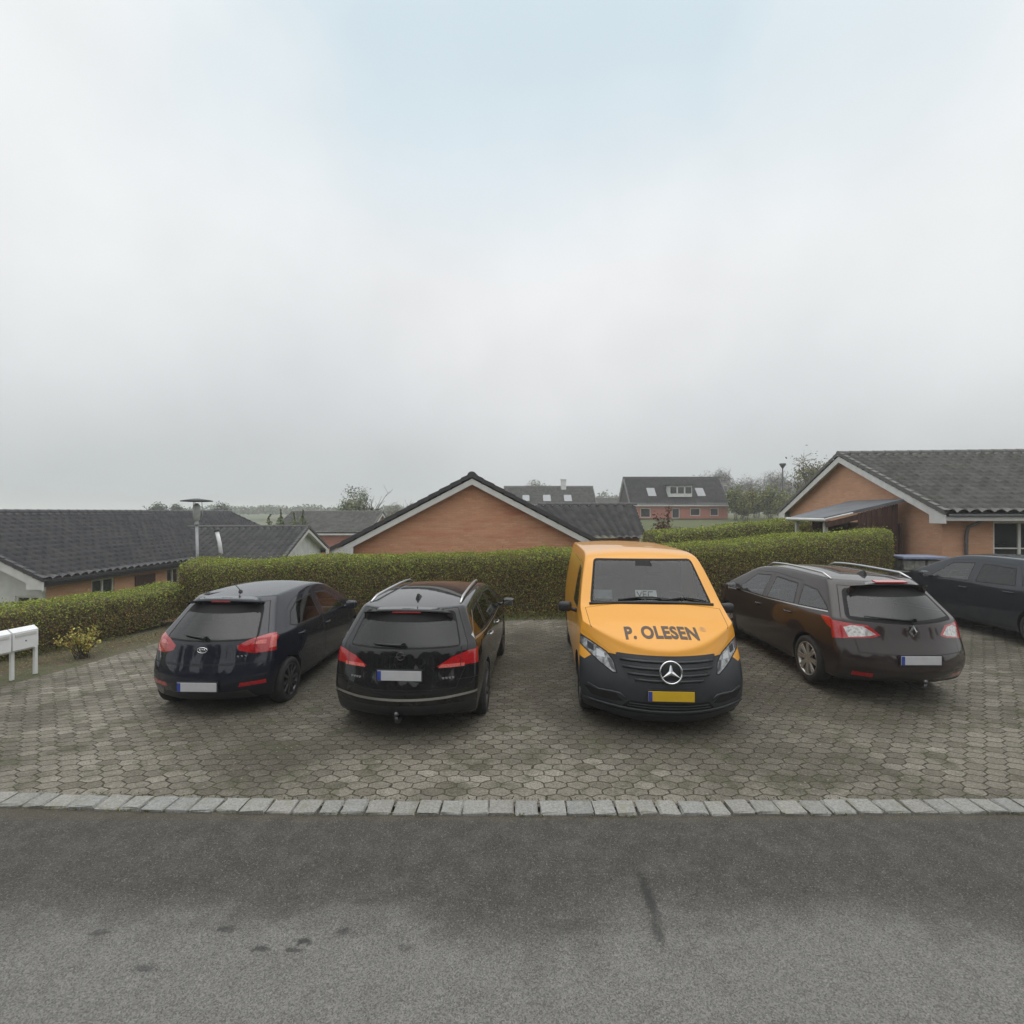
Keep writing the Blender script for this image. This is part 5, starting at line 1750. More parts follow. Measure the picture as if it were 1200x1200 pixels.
def build_houses():
    # --- gable facing us in the middle, with a cross wing behind
    root, W, roof = gable_house('brick_house', (-1.15, 14.7), 90, 12.5, 4.05, 1.50, 3.62, -.85,
        'orange brick house with a white-edged gable straight behind the hedge and the black estate car', 'brick', 'tiles_blue', barge_h=.17, ov=.55, gov=.25)
    def gb(x, y, z): return Vector((x + 1.15, y - 14.7, z + .85))
    bm = new_bm()
    e = 1.48; rz = 2.90
    tile_slope(bm, gb(2.2, 21.0, e), gb(5.55, 21.0, e), gb(1.0, 24, rz), gb(5.75, 24, rz))
    tile_slope(bm, gb(5.55, 27.0, e), gb(2.2, 27.0, e), gb(5.75, 24, rz), gb(1.0, 24, rz))
    ridge_tiles(bm, gb(1.2, 24, rz + .03), gb(5.8, 24, rz + .03))
    wr = obj_bm('wing_roof', bm, M['tiles'], root)
    bm = new_bm()
    wall_panel(bm, gb(2.85, 21.5, -.85), (1, 0, 0), 2.5, 0, 2.3, [], (0, -1, 0))
    wall_panel(bm, gb(5.35, 21.5, -.85), (0, 1, 0), 5.0, 0, 2.3, [], (1, 0, 0), (2.5, 3.55))
    obj_bm('wing_wall', bm, M['brick'], root)
    bm = new_bm()
    for k in range(2):
        yy = (21, 27)[k]
        p0 = gb(5.58, yy, e - .09); p1 = gb(5.78, 24, rz - .09)
        add_poly(bm, [p0, p1, p1 - Vector((0, 0, .18)), p0 - Vector((0, 0, .18))])
    bmesh.ops.solidify(bm, geom=bm.faces[:], thickness=.03)
    obj_bm('barge_board', bm, M['white_paint'], wr)

    # --- bungalow on the right: gable with a carport, long side towards us
    Y0, X0 = 19.0, 12.1
    root, W, roof = gable_house('brick_bungalow', (X0, Y0), -6.2, 16, 5.42, 2.56, 4.72, -.02,
        'yellow-orange brick bungalow on the right with grey pantiles and a carport against its gable', 'brick_plain', 'tiles_moss', barge_h=.22, ov=.55, gov=.30,
        windows=[(1.28, 2.65, 1.02, 2.30, 2, (.42,)), (4.2, 5.6, 1.02, 2.30, 2, (.42,)), (7.5, 8.9, 1.02, 2.30, 2, (.42,))])
    # white facing strips either side of the first window, downpipe
    bm = new_bm()
    hw = 5.42 - .55
    pts = [W(1.15, 5.36, 2.46), W(1.1, 5.25, 2.36), W(.90, hw + .08, 2.14), W(.86, hw + .07, 1.9), W(.86, hw + .07, .0)]
    add_tube(bm, pts, .042, 10)
    obj_bm('downpipe', bm, M['zinc'], root, True)
    # carport standing against the gable
    cp = empty('carport', (11.0, 16.2, g(10, 16)), 0, 'carport with sloping dark felt roof and brown board side against the bungalow gable', 'carport')
    z0 = g(10, 16)
    def c3(x, y, z): return Vector((x - 11.0, y - 16.2, z - z0))
    bm = new_bm()
    A = [c3(9.45, 15.55, 2.29), c3(11.78, 15.3, 2.86), c3(11.95, 18.1, 2.86), c3(9.5, 17.5, 2.29)]
    up = Vector((0, 0, .09))
    va = [bm.verts.new(p) for p in A]; vb = [bm.verts.new(p + up) for p in A]
    bm.faces.new(va[::-1]); bm.faces.new(vb)
    for i in range(4): bm.faces.new((va[i], va[(i + 1) % 4], vb[(i + 1) % 4], vb[i]))
    rf = obj_bm('carport_roof', bm, M['felt'], cp)
    bm = new_bm()
    for p, q in ((A[0], A[3]), ):
        add_tube(bm, [p + Vector((-.05, -.1, .02)), q + Vector((-.05, .1, .02))], .055, 8)
    add_tube(bm, [A[0] + Vector((-.05, -.05, .02)), A[0].lerp(A[1], .35) + Vector((0, -.04, .03))], .03, 6)
    obj_bm('gutter', bm, M['white_paint'], rf, True)
    for (x, y) in ((9.62, 15.72), (9.66, 17.35)):
        bm = new_bm(); zg = g(x, y); add_box(bm, c3(x, y, (zg + 2.30) / 2 - .02), (.10, .10, 2.30 - zg), None, bev=.008)
        obj_bm('post', bm, M['white_wood'], cp)
    bm = new_bm()
    n = 15
    for k in range(n):
        x0 = lerp(10.42, 11.62, k / n); x1 = lerp(10.42, 11.62, (k + .93) / n); zt = lerp(2.29, 2.86, (x0 - 9.45) / 2.33) - .01
        add_box(bm, c3((x0 + x1) / 2, 15.42 - .018 * (k % 2), zt / 2 + .05), (x1 - x0, .022, zt - .1), None)
    add_box(bm, c3(10.55, 15.47, 2.42), (2.2, .04, .16), Matrix.Rotation(-math.atan2(.57, 2.33), 4, 'Y'))
    obj_bm('board_wall', bm, M['brown_wood'], cp)
    bm = new_bm()
    add_box(bm, c3(11.15, 17.9, 1.2), (1.3, .05, 2.1)); add_box(bm, c3(11.72, 16.6, 1.15), (.04, 2.4, 2.1))
    obj_bm('back_wall', bm, M['brown_wood'], cp)

    # --- long house on the left
    root, W, roof = gable_house('tiled_house', (-18.5, 15.6), 85, 15.6, 4.6, .55, 2.56, -1.95,
        'long low house at the left with a big grey roof and white boarded gable', 'brick_plain', 'tiles_blue', 'white_paint', barge_h=.26, ov=.5, gov=.55, dark_eave=True,
        windows=[(1.55, 2.45, -.75, .25, 2, (.3,)), (4.9, 5.6, -.85, .25, 2, ()), (8.5, 9.4, -.75, .25, 2, (.3,))],
        gwindows=[(5.1, 6.6, -1.2, -.05, 2, ()), (7.15, 8.1, -1.0, -.05, 2, ())])
    bm = new_bm()      # recessed brown door with a porch post
    hw = 4.6 - .5
    add_box(bm, W(3.95 + .4, hw + .012, -.85), (.95, .05, 2.0), Matrix.Rotation(R(85), 4, 'Z'))
    obj_bm('door', bm, M['brown_wood'], root)
    bm = new_bm()
    for k in range(2): add_box(bm, W(.52, (1.9, 4.0)[k], -.9), (.12, .12, 2.0), None)
    obj_bm('corner_boards', bm, M['white_paint'], root)
    # flower baskets beside the door
    # --- wing with a white gable end, set behind it
    root2, W2, roof2 = gable_house('bungalow', (-10.3, 26.0), 180 + 5.8, 8.6, 4.0, .46, 1.80, -1.95,
        'lower tiled bungalow with a small white gable, between the long house and the orange gable', 'brick_plain', 'tiles', 'grey_boards', barge_h=.16, ov=.5, gov=.35, dark_eave=True)
    bm = new_bm()
    P0 = Vector((-12.75 + 10.3, 22.5 - 26.0, .45 + 1.95))
    add_tube(bm, [P0, P0 + Vector((-.10, 0, .75)), P0 + Vector((-.22, 0, 1.25))], [.085, .08, .08], 10)
    add_tube(bm, [P0 + Vector((-.22, 0, 1.25)), P0 + Vector((-.23, 0, 1.33))], [.12, .11], 10, mi=1)
    obj_bm('vent_pipe', bm, [M['white_clean'], M['dark_metal']], root2, True)
    # --- dark roof farther back
    gable_house('far_bungalow', (-19.8, 46), 0, 8.2, 4.2, .9, 2.58, -1.6, 'distant low house showing only a dark plain roof left of the orange gable', 'brick_red', 'tiles_moss', res=3, gutter=False)
    # --- two-storey houses in the mist
    def far_house(X0, X1, Y, zb, ze, zr, wd, label, sky, chim=None, dorm=None, moss=False, doors=()):
        root, W, roof = gable_house('two_storey_house', (X0, Y), 0, X1 - X0, wd, ze, zr, zb, label, 'brick_red', 'tiles_moss' if moss else 'tiles', 'tiles_blue', barge_h=.2, ov=.35, gov=.2, res=2, gutter=False,
                windows=doors, group=None)
        sl = (zr - ze) / wd
        for (a, t, w_, h_) in sky:
            sd = wd * (1 - t); p = W(a, sd, ze + sl * (wd - sd) + .10)
            bm = new_bm(); add_box(bm, p, (w_, h_, .10), Matrix.Rotation(math.atan(sl), 4, 'X'), bev=.02)
            obj_bm('skylight', bm, M['skylight'], roof)
        if chim:
            bm = new_bm(); add_box(bm, W(chim, .3, zr + .1), (.75, .75, 1.7)); add_box(bm, W(chim, .3, zr + .98), (.9, .9, .1))
            obj_bm('chimney', bm, M['grey_boards'], roof)
        if dorm:
            a0, a1 = dorm
            bm = new_bm(); zc = ze + sl * wd * .45
            add_box(bm, W((a0 + a1) / 2, wd * .72, zc), (a1 - a0, 1.4, 1.35)); 
            dm = obj_bm('dormer', bm, M['grey_boards'], roof)
            bm = new_bm()
            add_box(bm, W((a0 + a1) / 2, wd * .72, zc + .74), (a1 - a0 + .5, 1.9, .12)); obj_bm('dormer_roof', bm, M['dark_metal'], dm)
            for k in range(3):
                aa = lerp(a0, a1, (k + .5) / 3); bm = new_bm()
                add_box(bm, W(aa, wd * .72 + .715, zc + .12), ((a1 - a0) / 3.8, .05, .75)); obj_bm('dormer_window', bm, M['pane'], dm)
        return root
    far_house(14.1, 26.2, 65, 1.75, 3.5, 6.95, 3.6, 'two-storey house with pinkish brick ground floor and dark roof with a dormer, in the mist',
              [(3.0, .40, 1.0, 1.5), (9.0, .40, 1.0, 1.5)], None, (4.9, 7.6), doors=[(1.2, 2.4, 1.9, 3.0, 1, ()), (5.0, 5.9, 1.8, 3.0, 1, ()), (7.2, 8.4, 2.1, 3.0, 1, ()), (9.6, 10.6, 2.1, 3.0, 1, ())])
    far_house(-1.2, 12.0, 76, 1.2, 3.6, 6.35, 3.8, 'two-storey house with mossy roof, chimney and skylights half hidden behind the orange gable', [(3.2, .3, 1.0, 1.5), (6.2, .3, 1.1, 1.6), (9.2, .3, 1.1, 1.6)], 8.8, None, True)
    gable_house('far_bungalow', (12.3, 90), 0, 8, 4, 3.2, 5.0, 1.5, 'distant low house with grey roof between the two misty two-storey houses', 'brick_red', 'tiles_moss', res=2, gutter=False)

# ------------------------------------------------------------------ small things
def build_street_lamp():
    x, y = -8.58, 14.0; z0 = g(x, y)
    root = empty('street_lamp', (x, y, z0), 0, 'grey street lamp with flat round shade standing behind the hedge', 'street lamp')
    h = 2.92 - z0
    bm = new_bm(); add_tube(bm, [(0, 0, -.1), (.0, 0, 1.0)], [.055, .05], 12); add_tube(bm, [(0, 0, 1.0), (-.04, 0, h - .75)], [.040, .036], 12)
    obj_bm('pole', bm, M['galv'], root, True)
    c = Vector((-.04, 0, h - .75))
    bm = new_bm(); add_lathe(bm, [(0, .04), (.02, .058), (.06, .058), (.09, .045), (.14, .045)], 'z', c=c, seg=20); obj_bm('collar', bm, M['galv'], root, True)
    bm = new_bm(); add_lathe(bm, [(.14, .05), (.16, .075), (.36, .085), (.56, .08), (.60, .05), (.62, .03)], 'z', c=c, seg=20); lp = obj_bm('lamp_cylinder', bm, M['lamp_opal'], root, True)
    bm = new_bm()
    for k in range(3):
        a = k * 2.094 + .4
        add_tube(bm, [c + Vector((.085 * math.cos(a), .085 * math.sin(a), .10)), c + Vector((.14 * math.cos(a), .14 * math.sin(a), .3)), c + Vector((.12 * math.cos(a), .12 * math.sin(a), .68))], .008, 6)
    obj_bm('shade_bracket', bm, M['galv'], root, True)
    bm = new_bm(); add_lathe(bm, [(.655, .001), (.655, .20), (.665, .385), (.69, .39), (.71, .30), (.745, .08), (.75, .001)], 'z', c=c, seg=36); obj_bm('lamp_shade', bm, M['dark_metal'], root, True)
    # far one in the mist
    x, y = 37.0, 70; z0 = g(x, y)
    r2 = empty('street_lamp', (x, y, z0), 0, 'tall distant street lamp in the mist above the bungalow roof edge', 'street lamp')
    bm = new_bm(); add_tube(bm, [(0, 0, 0), (0, 0, 8.55 - z0)], [.12, .08], 8); obj_bm('pole', bm, M['dark_metal'], r2, True)
    bm = new_bm(); add_lathe(bm, [(0, .1), (.3, .28), (.55, .42), (.68, .4), (.7, .001)], 'z', c=(0, 0, 8.5 - z0), seg=16); obj_bm('lamp_shade', bm, M['dark_metal'], r2, True)

def build_mailboxes():
    x, y = -8.06, 8.25; z0 = g(x, y)
    d = Vector((.20, .98, 0)).normalized()       # along the row, away from us
    n = Vector((d.y, -d.x, 0))
    root = empty('mailbox_stand', (x, y, z0), 0, 'white mailbox stand on two white legs at the edge of the paving by the hedge', 'mailbox')
    ang = math.atan2(d.y, d.x); rot = Matrix.Rotation(ang, 4, 'Z')
    for k in range(2):
        bm = new_bm(); p = d * (.34 * k)
        add_box(bm, p + Vector((0, 0, .23)), (.048, .048, .46), rot, bev=.006)
        obj_bm('leg', bm, M['white_clean'], root)
    bm = new_bm()
    add_box(bm, d * -.35 + Vector((0, 0, .462)), (1.3, .06, .03), rot, bev=.004); obj_bm('rail', bm, M['white_clean'], root)
    for k, a in enumerate((-1.03, -.64, -.25, .14)):
        # one mailbox: box with sloping lid, flap and lock
        prof = [(-.09, .48), (.09, .48), (.09, .77), (.0, .83), (-.09, .79)]
        bm = new_bm(); w = .37
        A = [bm.verts.new(d * (a - w / 2) + n * u + Vector((0, 0, z))) for u, z in prof]; B = [bm.verts.new(d * (a + w / 2) + n * u + Vector((0, 0, z))) for u, z in prof]
        bm.faces.new(A[::-1]); bm.faces.new(B)
        for i in range(5): bm.faces.new((A[i], A[(i + 1) % 5], B[(i + 1) % 5], B[i]))
        bmesh.ops.recalc_face_normals(bm, faces=bm.faces)
        bmesh.ops.bevel(bm, geom=bm.edges[:], offset=.004, segments=1, affect='EDGES')
        mb = obj_bm('mailbox', bm, M['white_clean'], root)
        bm = new_bm(); add_box(bm, d * a + n * .093 + Vector((0, 0, .72)), (w * .82, .012, .05), rot, bev=.004); obj_bm('flap', bm, M['white_paint'], mb)
        bm = new_bm(); add_lathe(bm, [(0, .012), (.008, .012), (.008, .001)], 'y', seg=10); bmesh.ops.transform(bm, matrix=Matrix.Translation(d * a + n * .090 + Vector((0, 0, .61))) @ rot @ Matrix.Rotation(math.pi, 4, 'Z'), verts=bm.verts); obj_bm('lock', bm, M['zinc'], mb)

def build_bin_box():
    x, y = 10.75, 13.45; z0 = g(x, y)
    root = empty('bin_store', (x, y, z0), R(-4), 'low rubble-faced box with a blue-grey lid between the hedge end and the slate blue car', 'bin store')
    bm = new_bm()
    for i in range(4):
        for k in range(4):
            add_box(bm, (-.56 + .28 * i + random.uniform(-.02, .02) + (.1 if k % 2 else 0), random.uniform(-.02, .02), .14 + .27 * k), (.27, .5, .26), Matrix.Rotation(random.uniform(-.05, .05), 4, 'Y'), bev=.035)
    obj_bm('box_wall', bm, M['stonewall'], root)
    bm = new_bm(); add_box(bm, (-.12, 0, 1.15), (1.12, .72, .07), None, bev=.02); obj_bm('lid', bm, M['bluegrey'], root)

def build_weeds():
    # weeds in the kerb joint and along the paving edge, leaf litter
    P = []; S = []; C = []
    rr = random.Random(3)
    def add(x, y, z, s, c): P.append((x, y, z)); S.append(s); C.append(c)
    for k in range(900):
        x = rr.uniform(-6, 6); cl = math.sin(x * 3.1) + math.sin(x * 7.7 + 1) + rr.gauss(0, .6)
        if cl < .3: continue
        add(x, kerb_y(x) + rr.gauss(-.005, .012), .004 + rr.random() * .018, rr.uniform(.005, .013), (0.075, 0.085, 0.025) if rr.random() < .7 else (0.16, 0.13, 0.05))
    for k in range(500):
        x = rr.uniform(-6, 6)
        add(x, kerb_y(x) + .215 + rr.gauss(0, .012), .02 + rr.random() * .012, rr.uniform(.005, .012), (0.055, 0.06, 0.02))
    n = len(P)
    o = leaf_mesh('weeds', np.array(P), np.tile([0, -.3, 1.0], (n, 1)), np.array(S), vary(np.array(C), n, .25, .1), M['leaf'])
    tag(o, kind='stuff')
    P.clear(); S.clear(); C.clear()
    for k in range(2600):
        x = rr.uniform(-7.5, 9.5); y = 4.6 + 7.3 * rr.random() ** .8
        if abs(x - .3) < 1.2 and rr.random() < .3: pass
        add(x, y, g(x, y) + .016, rr.uniform(.004, .013), rr.choice([(0.30, 0.27, 0.20), (0.14, 0.10, 0.05), (0.10, 0.07, 0.035), (0.20, 0.18, 0.12)]))
    for k in range(5200):
        t = rr.random(); x = lerp(-9.6, -7.3, t) + rr.gauss(0, .3); y = lerp(7.2, 12.0, t) + rr.gauss(0, .4)
        add(x, y, g(x, y) + .02, rr.uniform(.008, .022), rr.choice([(0.20, 0.13, 0.06), (0.13, 0.085, 0.04), (0.24, 0.19, 0.10), (0.10, 0.10, 0.035)]))
    n = len(P)
    o = leaf_mesh('leaf_litter', np.array(P), np.tile([0, 0, 2.5], (n, 1)), np.array(S), vary(np.array(C), n, .25, .1), M['leaf'], jitter=.35)
    tag(o, kind='stuff')
    P.clear(); S.clear(); C.clear()
    for k in range(9000):
        x = rr.uniform(-7, 9.5); y = rr.uniform(11.95, 12.7); cl = math.sin(x * 2.3) + math.sin(x * 5.1 + 2) + rr.gauss(0, .5)
        if y < 12.1 and cl < 0: continue
        add(x, y, g(x, y) + rr.random() * .10, rr.uniform(.018, .045), (0.10, 0.125, 0.03) if rr.random() < .6 else (0.15, 0.125, 0.05))
    for k in range(5000):
        t = rr.random(); x = lerp(-10.2, -7.8, t) + rr.gauss(0, .25); y = lerp(8.2, 12.2, t) + rr.gauss(0, .25)
        if math.sin(x * 4) + math.sin(y * 5.3) + rr.gauss(0, .7) < .3: continue
        add(x, y, g(x, y) + rr.random() * .07, rr.uniform(.014, .035), (0.085, 0.105, 0.03) if rr.random() < .6 else (0.17, 0.13, 0.055))
    n = len(P)
    o = leaf_mesh('grass', np.array(P), np.tile([0, -1.2, .2], (n, 1)), np.array(S), vary(np.array(C), n, .25, .1), M['leaf'], up=.0, jitter=.6, aspect=.22)
    tag(o, kind='stuff')

# ------------------------------------------------------------------ sky, air, light, camera
def build_world():
    w = bpy.data.worlds.new("World"); SC.world = w; w.use_nodes = True
    nt = w.node_tree; nt.nodes.clear()
    class T(NT):
        def __init__(self): self.t = nt
    t = T()
    out = t.n("ShaderNodeOutputWorld")
    tc = t.n("ShaderNodeTexCoord"); v = tc.outputs["Generated"]
    nr = t.n("ShaderNodeVectorMath", operation='NORMALIZE'); t.l(v, nr.inputs[0]); D = nr.outputs[0]
    X, Y, Z = t.sep(D)[:3]
    sky = t.n("ShaderNodeTexSky"); sky.sky_type = 'NISHITA'; sky.sun_disc = False
    sky.sun_elevation = R(48); sky.sun_rotation = R(150); sky.air_density = 1.2; sky.dust_density = 2.5
    b1 = t.n("ShaderNodeBackground"); t.l(sky.outputs[0], b1.inputs[0]); b1.inputs[1].default_value = SKY_K
    n1 = t.noise(D, 1.7, 4, .5); n2 = t.noise(D, 5.0, 3, .5)
    # cloud deck: brighter overhead as an overcast sky is
    zz = t.math('ADD', Z, t.math('MULTIPLY', t.math('SUBTRACT', n1, .5), .16))
    deck = t.ramp(zz, [(0.0, (0.45, 0.475, 0.485)), (.09, (0.50, 0.525, 0.535)), (.20, (0.585, 0.605, 0.62)), (.36, (0.675, 0.695, 0.71)), (.58, (0.73, 0.755, 0.77)), (.74, (0.80, .82, .83)), (.95, (1.0, 1.0, 1.0))])
    ov = t.maprange(Z, .70, .95, 1.0, 2.1)
    deck = t.mix(1.0, deck, ov, 'MULTIPLY')
    # bright swell of thin cloud in front, blue gap over it
    def lobe(c, a, b, k=.22):
        c = Vector(c).normalized()
        dp = t.n("ShaderNodeVectorMath", operation='DOT_PRODUCT'); t.l(D, dp.inputs[0]); dp.inputs[1].default_value = c
        s = t.math('ADD', dp.outputs["Value"], t.math('MULTIPLY', t.math('SUBTRACT', n1, .5), k))
        return t.maprange(s, a, b)
    glow = lobe((.07, .90, .40), .90, 1.03, .10)
    deck = t.mix(t.math('MULTIPLY', glow, .45), deck, (0.80, 0.80, 0.81))
    sides = t.math('MAXIMUM', lobe((-.78, .72, .58), .86, 1.0), lobe((.80, .72, .60), .86, 1.0))
    deck = t.mix(t.math('MULTIPLY', sides, .4), deck, (0.82, 0.835, 0.84))
    hole = t.math('MAXIMUM', lobe((-.02, .72, .74), .90, 1.0, .30), t.math('MULTIPLY', lobe((.40, .72, .72), .93, 1.0, .28), .7))
    hole = t.math('MAXIMUM', hole, t.math('MULTIPLY', lobe((-.32, .82, .48), .95, 1.0, .2), .6))
    hole = t.math('MULTIPLY', hole, t.maprange(t.math('ADD', Z, t.math('MULTIPLY', t.math('SUBTRACT', n1, .5), .22)), .42, .70))
    deck = t.mix(1.0, deck, t.maprange(n2, .3, .7, .965, 1.035, False), 'MULTIPLY')
    thin = t.mix(t.math('MULTIPLY', hole, .62), deck, (0.62, 0.79, 0.865))
    b2 = t.n("ShaderNodeBackground"); t.l(thin, b2.inputs[0]); b2.inputs[1].default_value = DECK_K
    mx = t.n("ShaderNodeMixShader"); t.l(t.math('MULTIPLY', hole, .18), mx.inputs[0]); t.l(b2.outputs[0], mx.inputs[1]); t.l(b1.outputs[0], mx.inputs[2])
    t.l(mx.outputs[0], out.inputs["Surface"])
    sun = bpy.data.lights.new("sun", 'SUN'); sun.energy = SUN_E; sun.angle = R(172); sun.color = (1.0, .97, .92)
    so = bpy.data.objects.new("sun", sun); COL.objects.link(so)
    el, az = R(48), R(150)      # behind us, to the right
    dirv = Vector((math.sin(az) * math.cos(el), math.cos(az) * math.cos(el), math.sin(el)))
    so.rotation_euler = (-dirv).to_track_quat('-Z', 'Y').to_euler(); so.location = (10, -10, 30)

def build_haze():
    bm = new_bm()
    add_box(bm, (0, 500, 5.5), (2600, 1500, 17.0))
    t = NT('mist'); 
    pv = t.n("ShaderNodeVolumePrincipled"); pv.inputs["Color"].default_value = (.93, .95, .965, 1); pv.inputs["Density"].default_value = HAZE_D
    pv.inputs["Anisotropy"].default_value = 0.0
    t.l(pv.outputs[0], t.out.inputs["Volume"])
    tag(obj_bm('haze', bm, t.m), kind='stuff')

def build_camera():
    c = bpy.data.cameras.new("camera"); c.sensor_width = 36; c.lens = 18.0; c.clip_end = 5000; c.clip_start = .05
    o = bpy.data.objects.new("camera", c); COL.objects.link(o)
    o.location = (0, 0, H_CAM); o.rotation_euler = (R(90), 0, 0)
    SC.camera = o

def settings():
    SC.view_settings.view_transform = 'Standard'; SC.view_settings.look = 'None'; SC.view_settings.exposure = EXPO; SC.view_settings.gamma = 1
    SC.cycles.use_denoising = True; SC.cycles.denoiser = 'OPENIMAGEDENOISE'; SC.cycles.denoising_input_passes = 'RGB_ALBEDO_NORMAL'; SC.cycles.denoising_prefilter = 'ACCURATE'
    SC.cycles.max_bounces = 8; SC.cycles.transparent_max_bounces = 12; SC.cycles.volume_bounces = 1
    SC.cycles.sample_clamp_indirect = 6

SKY_K, DECK_K, SUN_E, EXPO, HAZE_D = .10, 1.08, .5, 0.09, .0017

# ------------------------------------------------------------------ assemble
build_world(); build_camera(); settings()
build_ground(); build_surfaces()
build_hatchback((-3.86, 8.40, g(-3.92, 8.36) + .012), R(-2))
build_estate_black((-1.12, 8.0, g(-1.1, 8.0) + .012), R(-3.5))
build_van((1.91, 8.2, g(1.9, 8.2) + .012), R(176.5))
build_estate_brown((5.10, 8.72, g(5.1, 8.75) + .035), R(0))
build_saloon((9.82, 10.1, g(9.8, 10.1) + .012), R(0))

build_hedge('hedge', [(-13.5, 3.0, .92), (-9.5, 9.1, .92), (-8.3, 11.6, .86), (-7.95, 12.6, .98)], .95, 'lower clipped hedge running beside the white mailboxes towards the lamp', dens=2600, leaf=.019, seed=2, green=.45)
build_hedge('hedge', [(-8.25, 12.6, 1.42), (-2, 12.45, 1.50), (3.5, 12.45, 1.58), (7.0, 12.65, 1.75), (10.1, 13.1, 1.95)], 1.15, 'long clipped hedge right behind the row of parked vehicles', dens=2600, leaf=.019, seed=7, green=.42, roundends=(False, True))
build_hedge('hedge', [(5.2, 18.6, 2.05), (9.3, 19.2, 2.0), (12, 20.2, 1.9)], 1.2, 'second clipped hedge behind the long one, left of the carport', dens=900, leaf=.030, seed=21, green=.7)
build_houses(); build_street_lamp(); build_mailboxes(); build_bin_box(); build_weeds()
build_bush('golden_shrub', -8.0, 9.55, .58, .42, 'small golden-brown shrub in front of the low hedge', (0.44, 0.41, 0.10), (0.34, 0.25, 0.07), 5, n=1100, leaf=.022, cat='shrub', stems=30, spiky=True)
build_bush('red_leaved_shrub', 6.45, 21.6, 2.9, .62, 'reddish-brown shrub at the end of the tiled wing behind the van', (0.15, 0.055, 0.045), (0.09, 0.06, 0.035), 8, n=2600, leaf=.05, cat='shrub', stems=22)
# flowers by the left house
for i, (x, y) in enumerate(((-13.55, 19.9), (-13.35, 21.2))):
    build_bush('flowering_plant', x, y, 1.55 if i == 0 else 1.45, .45, ('pink and cream flowering plant beside the brown door of the long house' if i == 0 else 'white flowering plant under the second window of the long house'),
               (0.40, 0.20, 0.16) if i == 0 else (0.5, 0.5, 0.46), (0.06, 0.07, 0.03), 30 + i, n=420, leaf=.05, cat='plant')
# trees in the mist
build_tree('tree', -16.8, 55, 7.1, 1.75, 'round pale green tree standing alone above the dark far roof', seed=1, col=(0.11, 0.125, 0.06), col2=(0.07, 0.08, 0.045), leaves=5600, leaf=.11, base=.22)
build_tree('tree', -13.2, 58, 5.4, 1.7, 'thin bare-twigged tree just left of the orange gable', seed=2, col=(0.12, 0.115, 0.08), leaves=1800, leaf=.14, base=.3, bare=True)
build_tree('tree', 4.6, 95, 7.0, 2.3, 'small tree rising behind the mossy roof and its chimney', seed=3, col=(0.10, 0.10, 0.055), leaves=2200, leaf=.16, base=.3, z=1.6)
rt = random.Random(9)
for k, (x, y, h) in enumerate(((-62.0, 90, 5.9), (-58.6, 90, 5.6), (-51.2, 90, 6.0))):
    build_tree('tree', x, y, h, 1.6, ('small dark treetop above the long roof, farthest from the lamp', 'small dark treetop above the long roof, just left of the lamp shade', 'small dark treetop above the end of the long roof ridge')[k], 'tree', seed=40 + k, col=(0.06, 0.075, 0.045), leaves=2600, leaf=.20, base=.2)
for k in range(4):
    build_tree('columnar_tree', -19.9 + .75 * k, 42 + .4 * k, 3.3 + .35 * (k % 2), .45, ('leftmost of four pale green columnar shrubs beside the far dark roof', 'second from left of four pale green columnar shrubs beside the far dark roof', 'third from left of four pale green columnar shrubs beside the far dark roof', 'columnar pale green shrub touching the far dark roof')[k], 'tree', 'columnar shrubs beside the far roof', seed=50 + k, col=(0.22, 0.27, 0.11), leaves=700, leaf=.09, shape='column', z=-.9)
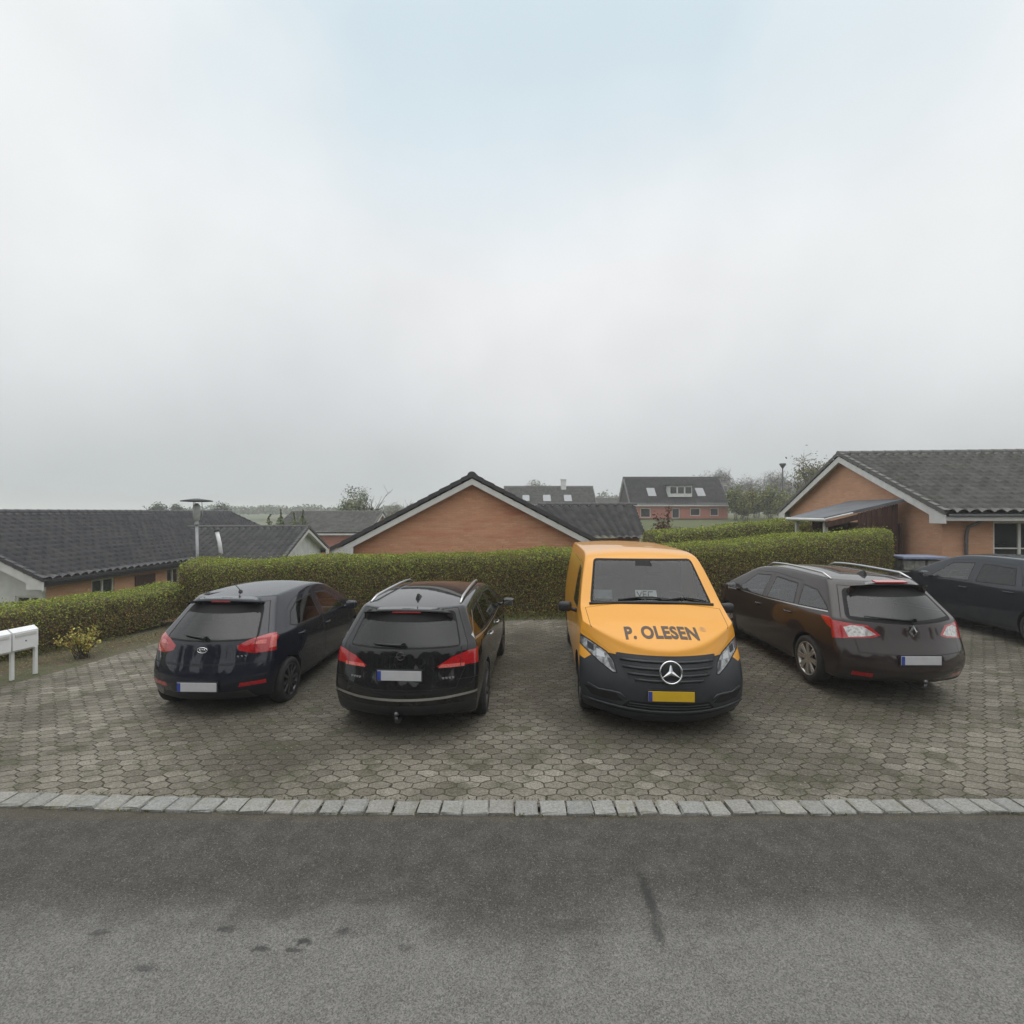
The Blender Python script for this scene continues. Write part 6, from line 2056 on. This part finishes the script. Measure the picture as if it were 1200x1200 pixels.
# bare trees behind the field on the right
for k in range(11):
    x = 41 + 5.4 * k * .9 + rt.uniform(-1, 1); y = 105 + rt.uniform(-6, 14)
    build_tree('bare_tree', x, y, rt.uniform(8.2, 10.6), rt.uniform(3.0, 4.0), 'grey bare tree of the misty row beyond the field', 'tree', 'bare trees beyond the field', seed=60 + k, col=(0.17, 0.16, 0.145), col2=(0.13, 0.125, 0.115), leaves=3800, leaf=.42, base=.12, bare=True, z=1.7)
for k in range(18):
    x = 25.5 + 1.05 * k + rt.uniform(-.5, .5); y = 62 + rt.uniform(-5, 8)
    big = rt.random() < .4
    build_bush('field_bush', x, y, rt.uniform(2.8, 4.4), rt.uniform(1.2, 1.9), 'loose olive green bush of the thicket right of the pinkish two-storey house', rt.choice([(0.19, 0.22, 0.055), (0.14, 0.19, 0.05), (0.24, 0.23, 0.06)]), (0.12, 0.12, 0.05), 80 + k, n=1900, leaf=.13, group='bushes of the field thicket', stems=12)
build_tree('tree', 30.5, 52, 7.2, 2.3, 'sparse budding tree just left of the bungalow roof edge', seed=99, col=(0.12, 0.115, 0.05), col2=(0.08, 0.07, 0.05), leaves=1800, leaf=.12, base=.3)
def build_unseen_tree_belt():
    # unseen trees added behind the camera to darken reflections in paint and glass
    n = 42000
    X = rng.uniform(-60, 60, n); top = 7.5 + 2.5 * np.sin(X * .35) + 1.5 * np.sin(X * 1.1 + 1)
    P = np.stack([X, -15 + rng.normal(0, 1.0, n), top * rng.random(n) ** .8], 1)
    o = leaf_mesh('unseen_tree_belt', P, np.tile([0, 1.0, .2], (n, 1)), .30 * rng.uniform(.6, 1.4, n), vary(np.tile([0.05, 0.06, 0.025], (n, 1)), n, .3, .1), M['leaf'])
    tag(o, kind='stuff')
build_unseen_tree_belt()
def build_far_woods():
    rs = []
    for x0, x1, y, top, n in ((-130, -10, 210, 5.4, 9000), (-20, 30, 240, 9.0, 4000), (25, 130, 190, 10.5, 9000)):
        X = rng.uniform(x0, x1, n); prof = top * (.72 + .28 * np.sin(X * .21 + y) * np.sin(X * .57 + 1) + .10 * np.sin(X * 1.7))
        Z = 1.8 + np.maximum(.2, prof - 1.8) * rng.random(n) ** .7
        rs.append(np.stack([X, y + rng.normal(0, 6, n), Z], 1))
    P = np.concatenate(rs); n = len(P)
    o = leaf_mesh('far_woods', P, np.tile([0, -1.0, .3], (n, 1)), .55 * rng.uniform(.5, 1.4, n), vary(np.tile([0.11, 0.12, 0.08], (n, 1)), n, .25, .08), M['leaf_far'])
    tag(o, kind='stuff')
build_far_woods()
build_haze()
